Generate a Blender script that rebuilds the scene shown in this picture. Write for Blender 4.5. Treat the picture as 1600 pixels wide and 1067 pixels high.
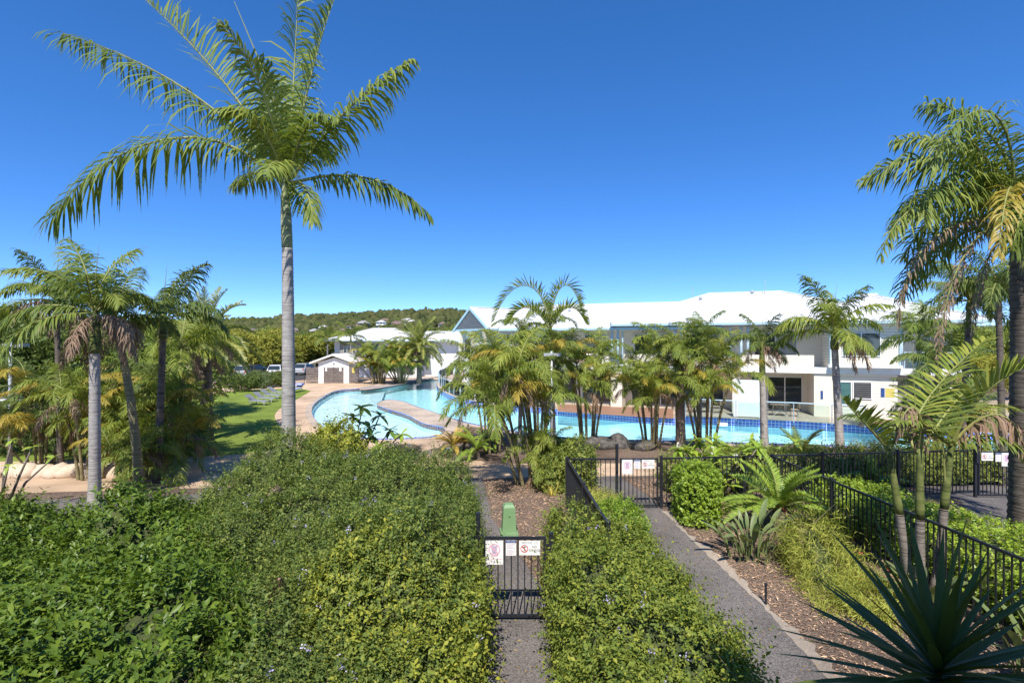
import bpy, math, random
import numpy as np
from mathutils import Vector, Matrix
from mathutils.geometry import delaunay_2d_cdt

for o in list(bpy.data.objects): bpy.data.objects.remove(o)
scene = bpy.context.scene
COL = scene.collection
R = math.radians

# ------------------------------------------------------------------ camera, sky, sun, exposure
CAM_Z = 4.2
F = 800.0                      # focal length in photo pixels (1600 wide)
cam = bpy.data.cameras.new('camera'); cam.lens = 18.0; cam.sensor_width = 36.0
cam.clip_start = 0.05; cam.clip_end = 6000
co = bpy.data.objects.new('camera', cam); COL.objects.link(co)
co.location = (0, 0, CAM_Z); co.rotation_euler = (R(90), 0, 0)
scene.camera = co

SUN_EL, SUN_AZ = 53.0, 7.0     # light travels towards +Y, a little to +X
w = bpy.data.worlds.new('World'); scene.world = w; w.use_nodes = True
nt = w.node_tree; bg = nt.nodes['Background']
sky = nt.nodes.new('ShaderNodeTexSky'); sky.sky_type = 'NISHITA'; sky.sun_disc = False
sky.sun_elevation = R(SUN_EL); sky.sun_rotation = R(180 + SUN_AZ)
sky.air_density = .4; sky.dust_density = 0.0; sky.ozone_density = 3.0; sky.altitude = 200
hs = nt.nodes.new('ShaderNodeHueSaturation'); hs.inputs['Hue'].default_value = .509; hs.inputs['Saturation'].default_value = 1.46; hs.inputs['Value'].default_value = 1.62
gm = nt.nodes.new('ShaderNodeGamma'); gm.inputs[1].default_value = .73
nt.links.new(sky.outputs[0], gm.inputs[0]); nt.links.new(gm.outputs[0], hs.inputs['Color']); nt.links.new(hs.outputs[0], bg.inputs[0]); bg.inputs[1].default_value = 0.15
sl = bpy.data.lights.new('sun', 'SUN'); sl.energy = 4.2; sl.angle = R(0.5); sl.color = (1, .95, .87)
so = bpy.data.objects.new('sun', sl); COL.objects.link(so)
d = Vector((math.sin(R(SUN_AZ)) * math.cos(R(SUN_EL)), math.cos(R(SUN_AZ)) * math.cos(R(SUN_EL)), -math.sin(R(SUN_EL))))
so.rotation_euler = d.to_track_quat('-Z', 'Y').to_euler(); so.location = (0, -10, 30)
vs = scene.view_settings
vs.view_transform = 'Standard'; vs.look = 'None'; vs.exposure = 0.75; vs.gamma = 1

# ------------------------------------------------------------------ pixel -> place
POOL_G = -0.7
def gz(y):
    if y <= 13.5: return 0.0
    if y >= 20: return POOL_G
    return POOL_G * (y - 13.5) / 6.5
def at(px, py, Y): return Vector(((px - 800) / F * Y, Y, CAM_Z + (533 - py) / F * Y))
def onz(px, py, z):
    Y = (CAM_Z - z) * F / (py - 533.0)
    return ((px - 800) / F * Y, Y)
def gp(px, py):
    Y = 15.0
    for _ in range(30): Y = (CAM_Z - gz(Y)) * F / (py - 533.0)
    return ((px - 800) / F * Y, Y)

# ------------------------------------------------------------------ materials
def newmat(name):
    m = bpy.data.materials.new(name); m.use_nodes = True
    n = m.node_tree; return m, n, n.nodes['Principled BSDF']
def N(n, typ, **kw):
    x = n.nodes.new(typ)
    for k, v in kw.items(): setattr(x, k, v)
    return x
def ramp(n, stops):
    r = N(n, 'ShaderNodeValToRGB'); e = r.color_ramp.elements
    while len(e) < len(stops): e.new(0.5)
    for i, (p, c) in enumerate(stops): e[i].position = p; e[i].color = (*c, 1)
    return r
def pmat(name, c1, c2=None, scale=8, rough=.7, bump=0, bscale=None, detail=6, spec=.3, metal=0, vor=False):
    m, n, b = newmat(name); L = n.links
    b.inputs['Roughness'].default_value = rough; b.inputs['Specular IOR Level'].default_value = spec; b.inputs['Metallic'].default_value = metal
    tc = N(n, 'ShaderNodeTexCoord')
    if c2 is None: c2 = tuple(x * .8 for x in c1)
    nz = N(n, 'ShaderNodeTexNoise'); nz.inputs['Scale'].default_value = scale; nz.inputs['Detail'].default_value = detail; nz.inputs['Roughness'].default_value = .65
    L.new(tc.outputs['Object'], nz.inputs['Vector'])
    r = ramp(n, [(.35, c1), (.65, c2)]); L.new(nz.outputs[0], r.inputs[0]); L.new(r.outputs[0], b.inputs['Base Color'])
    if bump:
        if vor:
            bn = N(n, 'ShaderNodeTexVoronoi')
        else:
            bn = N(n, 'ShaderNodeTexNoise'); bn.inputs['Detail'].default_value = 4
        bn.inputs['Scale'].default_value = bscale or scale * 4
        L.new(tc.outputs['Object'], bn.inputs['Vector'])
        bp = N(n, 'ShaderNodeBump'); bp.inputs['Strength'].default_value = bump; bp.inputs['Distance'].default_value = .02
        L.new(bn.outputs[0], bp.inputs['Height']); L.new(bp.outputs[0], b.inputs['Normal'])
    return m
def leafmat(name, cols, rough=.45, trans=.35, spec=.4, tint=(1.25, 1.2, .5), gain=1.75):
    """leaves: colour varies leaf by leaf and plant by plant, light shines through"""
    m, n, b = newmat(name); L = n.links
    g = N(n, 'ShaderNodeNewGeometry'); oi = N(n, 'ShaderNodeObjectInfo')
    ma = N(n, 'ShaderNodeMath', operation='MULTIPLY_ADD'); L.new(oi.outputs['Random'], ma.inputs[0]); ma.inputs[1].default_value = .35
    mb = N(n, 'ShaderNodeMath', operation='MULTIPLY'); L.new(g.outputs['Random Per Island'], mb.inputs[0]); mb.inputs[1].default_value = .65
    L.new(mb.outputs[0], ma.inputs[2])
    k = len(cols); cols = [tuple(min(.8, x * gain * g_) for x, g_ in zip(c, (1.1, 1.02, .9) if gain > 1.01 else (1, 1, 1))) for c in cols]
    r = ramp(n, [(i / (k - 1), c) for i, c in enumerate(cols)]); L.new(ma.outputs[0], r.inputs[0])
    L.new(r.outputs[0], b.inputs['Base Color']); b.inputs['Roughness'].default_value = rough; b.inputs['Specular IOR Level'].default_value = spec
    tr = N(n, 'ShaderNodeBsdfTranslucent'); mx = N(n, 'ShaderNodeMixRGB', blend_type='MULTIPLY'); mx.inputs[0].default_value = 1
    mx.inputs[2].default_value = (*tint, 1); L.new(r.outputs[0], mx.inputs[1]); L.new(mx.outputs[0], tr.inputs[0])
    ms = N(n, 'ShaderNodeMixShader'); ms.inputs[0].default_value = trans
    L.new(b.outputs[0], ms.inputs[1]); L.new(tr.outputs[0], ms.inputs[2]); L.new(ms.outputs[0], n.nodes['Material Output'].inputs[0])
    return m

M = {}
def trunkmat(name, ca, cb, cr, freq=55):
    m, n, b = newmat(name); L = n.links; tc = N(n, 'ShaderNodeTexCoord')
    nz = N(n, 'ShaderNodeTexNoise'); nz.inputs['Scale'].default_value = 9; nz.inputs['Detail'].default_value = 8; L.new(tc.outputs['Object'], nz.inputs['Vector'])
    mp = N(n, 'ShaderNodeMapping'); mp.inputs['Scale'].default_value = (1.5, 1.5, freq); L.new(tc.outputs['Object'], mp.inputs['Vector'])
    n2 = N(n, 'ShaderNodeTexNoise'); n2.inputs['Scale'].default_value = 1; n2.inputs['Detail'].default_value = 3; L.new(mp.outputs[0], n2.inputs['Vector'])
    r1 = ramp(n, [(.3, ca), (.7, cb)]); L.new(nz.outputs[0], r1.inputs[0])
    r2 = ramp(n, [(.36, (0, 0, 0)), (.5, (1, 1, 1))]); L.new(n2.outputs[0], r2.inputs[0])
    mx = N(n, 'ShaderNodeMixRGB'); L.new(r2.outputs[0], mx.inputs[0]); mx.inputs[1].default_value = (*cr, 1); L.new(r1.outputs[0], mx.inputs[2])
    L.new(mx.outputs[0], b.inputs['Base Color']); b.inputs['Roughness'].default_value = .85; b.inputs['Specular IOR Level'].default_value = .15
    bp = N(n, 'ShaderNodeBump'); bp.inputs['Strength'].default_value = .5; bp.inputs['Distance'].default_value = .02
    L.new(n2.outputs[0], bp.inputs['Height']); L.new(bp.outputs[0], b.inputs['Normal'])
    return m
M['trunk'] = trunkmat('grey_ringed_bark', (.36, .33, .30), (.5, .47, .43), (.2, .17, .155))
M['trunk_brown'] = trunkmat('brown_ringed_bark', (.2, .165, .14), (.32, .28, .24), (.09, .07, .06), 70)
M['trunk_dark'] = trunkmat('dark_bark', (.11, .09, .075), (.2, .17, .14), (.05, .04, .035))
M['cane_stem'] = trunkmat('cane_stem', (.20, .19, .09), (.30, .25, .14), (.13, .09, .05), 30)
M['crownshaft'] = trunkmat('crownshaft_green', (.10, .13, .035), (.19, .2, .07), (.06, .075, .025), 9); M['crownshaft'].node_tree.nodes['Principled BSDF'].inputs['Roughness'].default_value = .5
M['crownshaft_pale'] = trunkmat('pale_crownshaft', (.24, .27, .15), (.34, .35, .22), (.16, .18, .09), 8)
M['frond_base'] = pmat('frond_stalk', (.20, .24, .06), (.28, .26, .09), 5, .5)
M['palm'] = leafmat('palm_green', [(.055, .09, .022), (.095, .135, .03), (.17, .2, .045)], .52, .32, .22)
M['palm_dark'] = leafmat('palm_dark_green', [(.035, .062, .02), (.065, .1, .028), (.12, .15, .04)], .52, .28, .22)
M['cane'] = leafmat('cane_palm_green', [(.06, .1, .02), (.118, .16, .03), (.22, .235, .05)], .52, .34, .22)
M['yellow'] = leafmat('yellowing_frond', [(.22, .2, .035), (.32, .28, .05), (.34, .25, .07)], .5, .35, gain=1.2)
M['dead'] = leafmat('dead_frond', [(.22, .14, .085), (.32, .22, .15), (.4, .31, .23)], .8, .15, .1, (1.05, .95, .8), gain=1.0)
M['date'] = leafmat('date_palm_green', [(.08, .11, .03), (.14, .17, .045), (.24, .24, .07)], .42, .28)
M['murraya'] = leafmat('glossy_hedge_leaf', [(.032, .062, .01), (.06, .105, .014), (.13, .18, .026)], .42, .32, .3)
M['duranta'] = leafmat('small_hedge_leaf', [(.035, .065, .018), (.09, .128, .03), (.21, .22, .05)], .5, .32, .25)
M['golden'] = leafmat('golden_hedge_leaf', [(.06, .1, .022), (.13, .165, .03), (.29, .28, .04)], .5, .34, .25)
M['clipped'] = leafmat('clipped_hedge_leaf', [(.07, .13, .015), (.13, .21, .025), (.24, .3, .04)], .35, .3, .45)
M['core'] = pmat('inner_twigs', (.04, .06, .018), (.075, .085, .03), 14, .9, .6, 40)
M['frangipani'] = leafmat('frangipani_leaf', [(.09, .16, .025), (.17, .25, .04), (.3, .34, .07)], .35, .35, .5)
M['frangipani_dark'] = leafmat('dark_frangipani_leaf', [(.03, .07, .02), (.05, .1, .025), (.13, .2, .04)], .35, .3, .5)
M['strelitzia'] = leafmat('strelitzia_leaf', [(.07, .11, .045), (.11, .155, .065), (.17, .2, .09)], .45, .2, .35, gain=1.35)
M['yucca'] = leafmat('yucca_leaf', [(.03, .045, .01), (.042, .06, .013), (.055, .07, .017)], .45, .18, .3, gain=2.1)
M['cycad'] = leafmat('cycad_leaf', [(.07, .13, .02), (.13, .2, .03), (.22, .28, .05)], .35, .25, .5)
M['cycad_old'] = leafmat('bronzed_cycad_leaf', [(.2, .17, .04), (.3, .22, .06), (.2, .22, .05)], .5, .25, .3)
M['grevillea'] = leafmat('grevillea_leaf', [(.11, .15, .035), (.19, .23, .05), (.3, .31, .08)], .5, .35, .25)
M['grass_blade'] = leafmat('grass_blade', [(.18, .2, .05), (.3, .28, .07), (.34, .28, .12)], .6, .35, .2)
M['tree'] = leafmat('tree_leaf', [(.05, .085, .02), (.10, .14, .028), (.18, .21, .045)], .5, .3, .3)
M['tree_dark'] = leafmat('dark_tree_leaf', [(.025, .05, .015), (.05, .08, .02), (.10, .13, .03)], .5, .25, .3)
M['tree_yellow'] = leafmat('yellow_green_tree_leaf', [(.12, .15, .025), (.2, .22, .035), (.27, .27, .06)], .5, .3, .25, gain=1.3)
M['flower'] = leafmat('lilac_flower', [(.45, .38, .75), (.6, .55, .85), (.75, .7, .9)], .6, .3, .2, (1, 1, 1), gain=1.0)
M['flower_white'] = leafmat('white_flower', [(.8, .75, .6), (.85, .82, .75)], .6, .3, .2, (1, 1, 1), gain=1.0)
M['flower_red'] = leafmat('coral_flower', [(.8, .13, .08), (.75, .2, .15)], .6, .3, .2, (1, 1, 1), gain=1.0)
M['twig'] = leafmat('dry_twig', [(.12, .085, .05), (.25, .2, .13), (.38, .32, .22)], .8, 0, .1, gain=1.0)
M['bark'] = pmat('bark', (.14, .11, .085), (.24, .2, .16), 12, .9, .5)
M['forest'] = pmat('forest_canopy', (.045, .065, .03), (.115, .125, .055), .25, .9, 1.0, 1.2)

def groundmat(name, stops, scale, rough, bump, bscale, big=None):
    m, n, b = newmat(name); L = n.links; tc = N(n, 'ShaderNodeTexCoord')
    nz = N(n, 'ShaderNodeTexNoise'); nz.inputs['Scale'].default_value = scale; nz.inputs['Detail'].default_value = 9; nz.inputs['Roughness'].default_value = .7
    L.new(tc.outputs['Object'], nz.inputs['Vector']); r = ramp(n, stops); L.new(nz.outputs[0], r.inputs[0])
    n2 = N(n, 'ShaderNodeTexNoise'); n2.inputs['Scale'].default_value = .55; n2.inputs['Detail'].default_value = 5; L.new(tc.outputs['Object'], n2.inputs['Vector'])
    r2 = ramp(n, [(.3, (.66, .65, .64)), (.55, (1, 1, 1)), (.75, (1.14, 1.13, 1.1))]); L.new(n2.outputs[0], r2.inputs[0])
    mx = N(n, 'ShaderNodeMixRGB', blend_type='MULTIPLY'); mx.inputs[0].default_value = 1; L.new(r.outputs[0], mx.inputs[1]); L.new(r2.outputs[0], mx.inputs[2])
    L.new(mx.outputs[0], b.inputs['Base Color']); b.inputs['Roughness'].default_value = rough; b.inputs['Specular IOR Level'].default_value = .15
    vn = N(n, 'ShaderNodeTexVoronoi'); vn.inputs['Scale'].default_value = bscale; L.new(tc.outputs['Object'], vn.inputs['Vector'])
    bp = N(n, 'ShaderNodeBump'); bp.inputs['Strength'].default_value = bump; bp.inputs['Distance'].default_value = .03
    L.new(vn.outputs[0], bp.inputs['Height']); L.new(bp.outputs[0], b.inputs['Normal'])
    return m
M['mulch'] = groundmat('bark_mulch', [(.36, (.07, .046, .034)), (.5, (.2, .14, .105)), (.64, (.38, .29, .225))], 24, .95, .9, 45)
M['asphalt'] = groundmat('grey_path', [(.36, (.085, .077, .073)), (.5, (.17, .152, .143)), (.64, (.29, .262, .245))], 42, .92, .5, 90)
M['beige'] = groundmat('beige_pebble_paving', [(.3, (.46, .32, .21)), (.5, (.56, .40, .27)), (.7, (.66, .5, .36))], 60, .85, .25, 120)
M['lawn'] = groundmat('lawn', [(.3, (.15, .215, .03)), (.5, (.21, .28, .045)), (.7, (.29, .35, .07))], 30, .9, .8, 60)
M['sandy'] = groundmat('sandy_grit', [(.3, (.28, .23, .18)), (.5, (.38, .32, .26)), (.7, (.48, .41, .34))], 40, .95, .5, 80)
M['field'] = groundmat('rough_scrub', [(.3, (.06, .07, .03)), (.7, (.12, .12, .055))], .4, .95, .3, 3)
M['carpark'] = groundmat('car_park_asphalt', [(.3, (.06, .06, .06)), (.7, (.1, .1, .1))], 8, .9, .3, 60)
M['sandstone'] = groundmat('sandstone_paving', [(.3, (.36, .28, .21)), (.5, (.46, .37, .29)), (.7, (.55, .46, .38))], 5, .85, .6, 4)
M['stone'] = pmat('edging_stone', (.5, .39, .28), (.62, .5, .38), 4, .9, .7, 12)
M['rock'] = pmat('dark_boulder', (.02, .018, .017), (.16, .145, .13), 2.2, .9, 1.0, 14)
M['poolfloor'] = pmat('pool_floor', (.52, .80, .86), (.64, .86, .90), .8, .6)
M['beachfloor'] = pmat('pool_beach_floor', (.76, .86, .88), (.84, .9, .91), .8, .6)
M['white'] = pmat('white_paint', (.78, .78, .76), (.72, .72, .7), 2, .6)
M['cream'] = pmat('cream_render', (.76, .69, .57), (.71, .645, .53), 1.5, .8, .1)
M['roof'] = pmat('white_roof_sheet', (.72, .72, .72), (.64, .65, .66), .6, .5, .05, 3)
M['ridge'] = pmat('ridge_flashing', (.55, .56, .57), (.5, .51, .52), 2, .5); M['curtain'] = pmat('drawn_curtain', (.42, .4, .36), (.3, .29, .27), 3, .7)
def roofmat():
    m = pmat('white_roof_sheet', (.74, .74, .74), (.64, .65, .66), .35, .5, .05, 3); n = m.node_tree; b = n.nodes['Principled BSDF']; src = b.inputs['Base Color'].links[0].from_socket
    tc = N(n, 'ShaderNodeTexCoord'); wv = N(n, 'ShaderNodeTexWave'); wv.inputs['Scale'].default_value = .413; wv.inputs['Distortion'].default_value = 0; n.links.new(tc.outputs['Object'], wv.inputs['Vector'])
    r = ramp(n, [(.0, (.72, .72, .73)), (.07, (1, 1, 1))]); n.links.new(wv.outputs[1], r.inputs[0]); mx = N(n, 'ShaderNodeMixRGB', blend_type='MULTIPLY'); mx.inputs[0].default_value = 1
    n.links.new(src, mx.inputs[1]); n.links.new(r.outputs[0], mx.inputs[2]); n.links.new(mx.outputs[0], b.inputs['Base Color']); return m
M['roof'] = roofmat()
M['fascia'] = pmat('pale_blue_fascia', (.42, .56, .62), (.38, .52, .58), 2, .5)
M['steel'] = pmat('pale_blue_steel', (.5, .62, .68), (.46, .58, .64), 2, .4)
M['grey_wall'] = pmat('grey_render', (.36, .34, .31), (.32, .3, .28), 2, .8)
M['louvre'] = pmat('grey_louvre', (.18, .18, .18), (.14, .14, .14), 3, .5)
M['black'] = pmat('black_powder_coat', (.014, .016, .022), (.022, .024, .03), 6, .38, 0, spec=.5)
M['green_box'] = pmat('green_plastic', (.16, .28, .13), (.2, .32, .16), 3, .55, .05)
M['galv'] = pmat('galvanised_steel', (.36, .38, .39), (.46, .48, .49), 5, .5, metal=.3)
M['timber'] = pmat('weathered_timber', (.13, .10, .085), (.24, .2, .175), 6, .85, .3)
M['sign'] = pmat('white_sign', (.8, .79, .76), (.76, .75, .73), 2, .4)
M['ink'] = pmat('black_print', (.02, .02, .02), (.03, .03, .03), 2, .6)
M['red'] = pmat('red_print', (.6, .03, .03), (.55, .03, .03), 2, .6)
M['pink'] = pmat('faded_pink_print', (.72, .36, .5), (.68, .4, .5), 2, .6)
M['blue'] = pmat('blue_print', (.03, .07, .22), (.035, .08, .24), 2, .6)
M['mauve'] = pmat('faded_mauve_print', (.45, .36, .5), (.5, .4, .5), 2, .6)
M['towel'] = pmat('blue_towel', (.25, .3, .62), (.5, .52, .75), 3, .9)
M['sling'] = pmat('grey_sling', (.16, .17, .18), (.22, .23, .24), 3, .7)
M['tyre'] = pmat('tyre', (.015, .015, .015), (.02, .02, .02), 3, .8)
M['rim'] = pmat('wheel_rim', (.4, .4, .41), (.5, .5, .5), 3, .35, metal=.6)
M['lamp_glass'] = pmat('lamp_lens', (.75, .72, .62), (.7, .68, .6), 3, .3)
M['tail'] = pmat('red_lens', (.45, .02, .02), (.4, .02, .02), 3, .3)
M['wicker'] = pmat('tan_wicker', (.3, .22, .15), (.42, .32, .23), 20, .8); M['yellow_p'] = pmat('yellow_print', (.6, .5, .12), (.55, .48, .15), 2, .6)
def paint(name, c):
    m = pmat(name, c, tuple(x * .95 for x in c), 2, .25, spec=.5); m.node_tree.nodes['Principled BSDF'].inputs['Coat Weight'].default_value = .6; return m
M['car_white'] = paint('white_car_paint', (.75, .75, .75)); M['car_black'] = paint('black_car_paint', (.02, .02, .022)); M['car_silver'] = paint('silver_car_paint', (.42, .43, .44))
M['dark_glass'] = pmat('dark_window_glass', (.02, .03, .035), (.03, .04, .045), 2, .06, spec=.9)
M['teal_glass'] = pmat('teal_window_glass', (.05, .13, .13), (.07, .17, .165), 2, .08, spec=.9)
def glassmat(name, tint, f=.1):
    m, n, b = newmat(name); L = n.links
    t = N(n, 'ShaderNodeBsdfTransparent'); t.inputs[0].default_value = (*tint, 1)
    g = N(n, 'ShaderNodeBsdfGlossy'); g.inputs['Roughness'].default_value = .03
    fr = N(n, 'ShaderNodeFresnel'); fr.inputs[0].default_value = 1.5
    ms = N(n, 'ShaderNodeMixShader'); L.new(fr.outputs[0], ms.inputs[0]); L.new(t.outputs[0], ms.inputs[1]); L.new(g.outputs[0], ms.inputs[2])
    L.new(ms.outputs[0], n.nodes['Material Output'].inputs[0]); return m
M['fence_glass'] = glassmat('clear_fence_glass', (.82, .92, .92))
def watermat():
    m, n, b = newmat('pool_water'); L = n.links; tc = N(n, 'ShaderNodeTexCoord')
    n1 = N(n, 'ShaderNodeTexNoise'); n1.inputs['Scale'].default_value = 1.1; n1.inputs['Detail'].default_value = 5; n1.inputs['Distortion'].default_value = .6
    mp = N(n, 'ShaderNodeMapping'); mp.inputs['Scale'].default_value = (.6, 1.5, 1); L.new(tc.outputs['Object'], mp.inputs['Vector']); L.new(mp.outputs[0], n1.inputs['Vector'])
    bp = N(n, 'ShaderNodeBump'); bp.inputs['Strength'].default_value = .55; bp.inputs['Distance'].default_value = .12; L.new(n1.outputs[0], bp.inputs['Height'])
    t = N(n, 'ShaderNodeBsdfTransparent'); t.inputs[0].default_value = (.82, .97, 1, 1)
    g = N(n, 'ShaderNodeBsdfGlossy'); g.inputs['Roughness'].default_value = .06; L.new(bp.outputs[0], g.inputs['Normal'])
    fr = N(n, 'ShaderNodeFresnel'); fr.inputs[0].default_value = 1.33; L.new(bp.outputs[0], fr.inputs['Normal'])
    ms = N(n, 'ShaderNodeMixShader'); L.new(fr.outputs[0], ms.inputs[0]); L.new(t.outputs[0], ms.inputs[1]); L.new(g.outputs[0], ms.inputs[2])
    L.new(ms.outputs[0], n.nodes['Material Output'].inputs[0]); return m
M['water'] = watermat()
def brickmat(name, c1, c2, mortar, bw, bh, ms=.012, rough=.25, off=0.0):
    m, n, b = newmat(name); L = n.links; tc = N(n, 'ShaderNodeTexCoord')
    uvn = N(n, 'ShaderNodeUVMap')
    br = N(n, 'ShaderNodeTexBrick'); br.offset = off
    for k, v in (('Color1', c1), ('Color2', c2), ('Mortar', mortar)): br.inputs[k].default_value = (*v, 1)
    br.inputs['Scale'].default_value = 1; br.inputs['Brick Width'].default_value = bw; br.inputs['Row Height'].default_value = bh; br.inputs['Mortar Size'].default_value = ms
    L.new(uvn.outputs[0], br.inputs['Vector']); L.new(br.outputs[0], b.inputs['Base Color']); b.inputs['Roughness'].default_value = rough
    bp = N(n, 'ShaderNodeBump'); bp.inputs['Strength'].default_value = .4; bp.inputs['Distance'].default_value = .01; bp.invert = True
    L.new(br.outputs['Fac'], bp.inputs['Height']); L.new(bp.outputs[0], b.inputs['Normal'])
    return m
M['tile'] = brickmat('blue_waterline_tile', (.05, .09, .40), (.09, .17, .55), (.5, .58, .68), .2, .17, .012)
M['deck'] = brickmat('timber_deck_boards', (.27, .14, .085), (.35, .19, .115), (.06, .035, .025), 3.6, .12, .008, .7, .5)
M['board'] = brickmat('weatherboard', (.76, .71, .6), (.73, .68, .57), (.42, .38, .32), 6.0, .17, .012, .7, .5)
M['grey_board'] = brickmat('grey_weatherboard', (.3, .28, .26), (.28, .26, .24), (.16, .15, .14), 6.0, .17, .012, .7, .5)
M['block'] = brickmat('retaining_block', (.22, .2, .18), (.28, .25, .22), (.1, .09, .08), .4, .16, .012, .9, .5)

# ------------------------------------------------------------------ mesh helpers
def link(o, parent=None, mat=None):
    COL.objects.link(o)
    if parent is not None: o.parent = parent
    return o
def setmats(me, mats):
    for m in (mats if isinstance(mats, (list, tuple)) else [mats]):
        me.materials.append(M[m] if isinstance(m, str) else m)
def npmesh(name, V, T, mats, smooth=False, mi=None, uv=None):
    V = np.asarray(V, np.float32).reshape(-1, 3); T = np.asarray(T, np.int32).reshape(-1, 3)
    me = bpy.data.meshes.new(name); me.vertices.add(len(V)); me.vertices.foreach_set('co', V.ravel())
    me.loops.add(T.size); me.loops.foreach_set('vertex_index', T.ravel())
    me.polygons.add(len(T)); me.polygons.foreach_set('loop_start', np.arange(0, T.size, 3, dtype=np.int32))
    if mi is not None: me.polygons.foreach_set('material_index', np.asarray(mi, np.int32))
    if smooth: me.polygons.foreach_set('use_smooth', np.ones(len(T), bool))
    me.update(calc_edges=True); setmats(me, mats); return me
class MB:
    """collects shapes, then becomes one mesh"""
    def __init__(s): s.v = []; s.f = []
    def add(s, vs, fs):
        b = len(s.v); s.v += [tuple(v) for v in vs]; s.f += [tuple(b + i for i in f) for f in fs]; return s
    def box(s, x0, x1, y0, y1, z0, z1):
        return s.add([(x, y, z) for z in (z0, z1) for y in (y0, y1) for x in (x0, x1)],
                     [(0, 2, 3, 1), (4, 5, 7, 6), (0, 1, 5, 4), (1, 3, 7, 5), (3, 2, 6, 7), (2, 0, 4, 6)])
    def cbox(s, c, sx, sy, sz): return s.box(c[0] - sx / 2, c[0] + sx / 2, c[1] - sy / 2, c[1] + sy / 2, c[2] - sz / 2, c[2] + sz / 2)
    def tube(s, pts, rad, n=8, cap=True):
        pts = [Vector(p) for p in pts]; rad = rad if isinstance(rad, (list, tuple)) else [rad] * len(pts)
        rings = []; ref = None
        for i, p in enumerate(pts):
            t = (pts[min(i + 1, len(pts) - 1)] - pts[max(i - 1, 0)]).normalized()
            if ref is None: ref = t.orthogonal().normalized()
            a = (ref - t * ref.dot(t)).normalized(); ref = a; b = t.cross(a)
            rings.append([p + (a * math.cos(2 * math.pi * k / n) + b * math.sin(2 * math.pi * k / n)) * rad[i] for k in range(n)])
        vs = [v for r in rings for v in r]; fs = []
        for i in range(len(pts) - 1):
            for k in range(n): fs.append((i * n + k, i * n + (k + 1) % n, (i + 1) * n + (k + 1) % n, (i + 1) * n + k))
        if cap: fs.append(tuple(range(n - 1, -1, -1))); fs.append(tuple((len(pts) - 1) * n + k for k in range(n)))
        return s.add(vs, fs)
    def prism(s, poly, z0, z1):
        n = len(poly); a = sum(poly[i][0] * poly[(i + 1) % n][1] - poly[(i + 1) % n][0] * poly[i][1] for i in range(n))
        if a < 0: poly = poly[::-1]
        return s.add([(*p, z0) for p in poly] + [(*p, z1) for p in poly],
                     [tuple(range(n - 1, -1, -1)), tuple(range(n, 2 * n))] + [(i, (i + 1) % n, n + (i + 1) % n, n + i) for i in range(n)])
    def mesh(s, name, mats, smooth=False):
        me = bpy.data.meshes.new(name); me.from_pydata(s.v, [], s.f); me.validate(); setmats(me, mats)
        if smooth:
            for p in me.polygons: p.use_smooth = True
        return me
    def obj(s, name, mats, parent=None, smooth=False): return link(bpy.data.objects.new(name, s.mesh(name, mats, smooth)), parent)
def mobj(name, me, parent=None, loc=None, rot=None, sc=None):
    o = link(bpy.data.objects.new(name, me), parent)
    if loc is not None: o.location = loc
    if rot is not None: o.rotation_euler = rot
    if sc is not None: o.scale = sc if isinstance(sc, (list, tuple)) else (sc,) * 3
    return o
def tag(o, label, cat, group=None, kind=None):
    o['label'] = label; o['category'] = cat
    if group: o['group'] = group
    if kind: o['kind'] = kind
    return o
def struct(o): o['kind'] = 'structure'; return o
def thing(name, label, cat, loc=(0, 0, 0), rz=0, group=None):
    o = bpy.data.objects.new(name, None); COL.objects.link(o); o.location = loc; o.rotation_euler = (0, 0, rz); o.empty_display_size = .1
    return tag(o, label, cat, group)
def override(o, mat):
    o.material_slots[0].link = 'OBJECT'; o.material_slots[0].material = M[mat]
def tess(outer, holes=()):
    """triangulate polygon with holes -> (2d verts, tris)"""
    pts = [Vector(p) for p in outer]; edges = [(i, (i + 1) % len(outer)) for i in range(len(outer))]
    for h in holes:
        b = len(pts); pts += [Vector(p) for p in h]; edges += [(b + i, b + (i + 1) % len(h)) for i in range(len(h))]
    v, e, f, *_ = delaunay_2d_cdt(pts, edges, [], 2 if holes else 1, 1e-5)
    def inside(p, poly):
        c = False; n = len(poly)
        for i in range(n):
            a, b = poly[i], poly[(i + 1) % n]
            if (a[1] > p[1]) != (b[1] > p[1]) and p[0] < (b[0] - a[0]) * (p[1] - a[1]) / (b[1] - a[1]) + a[0]: c = not c
        return c
    out = []
    for t in f:
        c = sum((v[i] for i in t), Vector((0, 0))) / len(t)
        if inside(c, outer) and not any(inside(c, h) for h in holes): out.append(tuple(t))
    return [tuple(x) for x in v], out
def sheet(name, outer, mat, off=0.0, holes=(), flat=None):
    """a sheet lying on the ground (follows its slope); cut where the slope changes"""
    import bmesh
    v, f = tess(outer, holes); bm = bmesh.new(); bv = [bm.verts.new((x, y, 0)) for x, y in v]
    for t in f:
        try: bm.faces.new([bv[i] for i in t])
        except ValueError: pass
    for yy in (13.5, 20.0):
        bmesh.ops.bisect_plane(bm, geom=bm.verts[:] + bm.edges[:] + bm.faces[:], plane_co=(0, yy, 0), plane_no=(0, 1, 0))
    for x in bm.verts: x.co.z = (gz(x.co.y) if flat is None else flat) + off
    bmesh.ops.recalc_face_normals(bm, faces=bm.faces[:])
    if bm.faces and sum(q.normal.z for q in bm.faces) < 0: bmesh.ops.reverse_faces(bm, faces=bm.faces[:])
    me = bpy.data.meshes.new(name); bm.to_mesh(me); bm.free(); setmats(me, mat)
    return struct(mobj(name, me))
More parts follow.
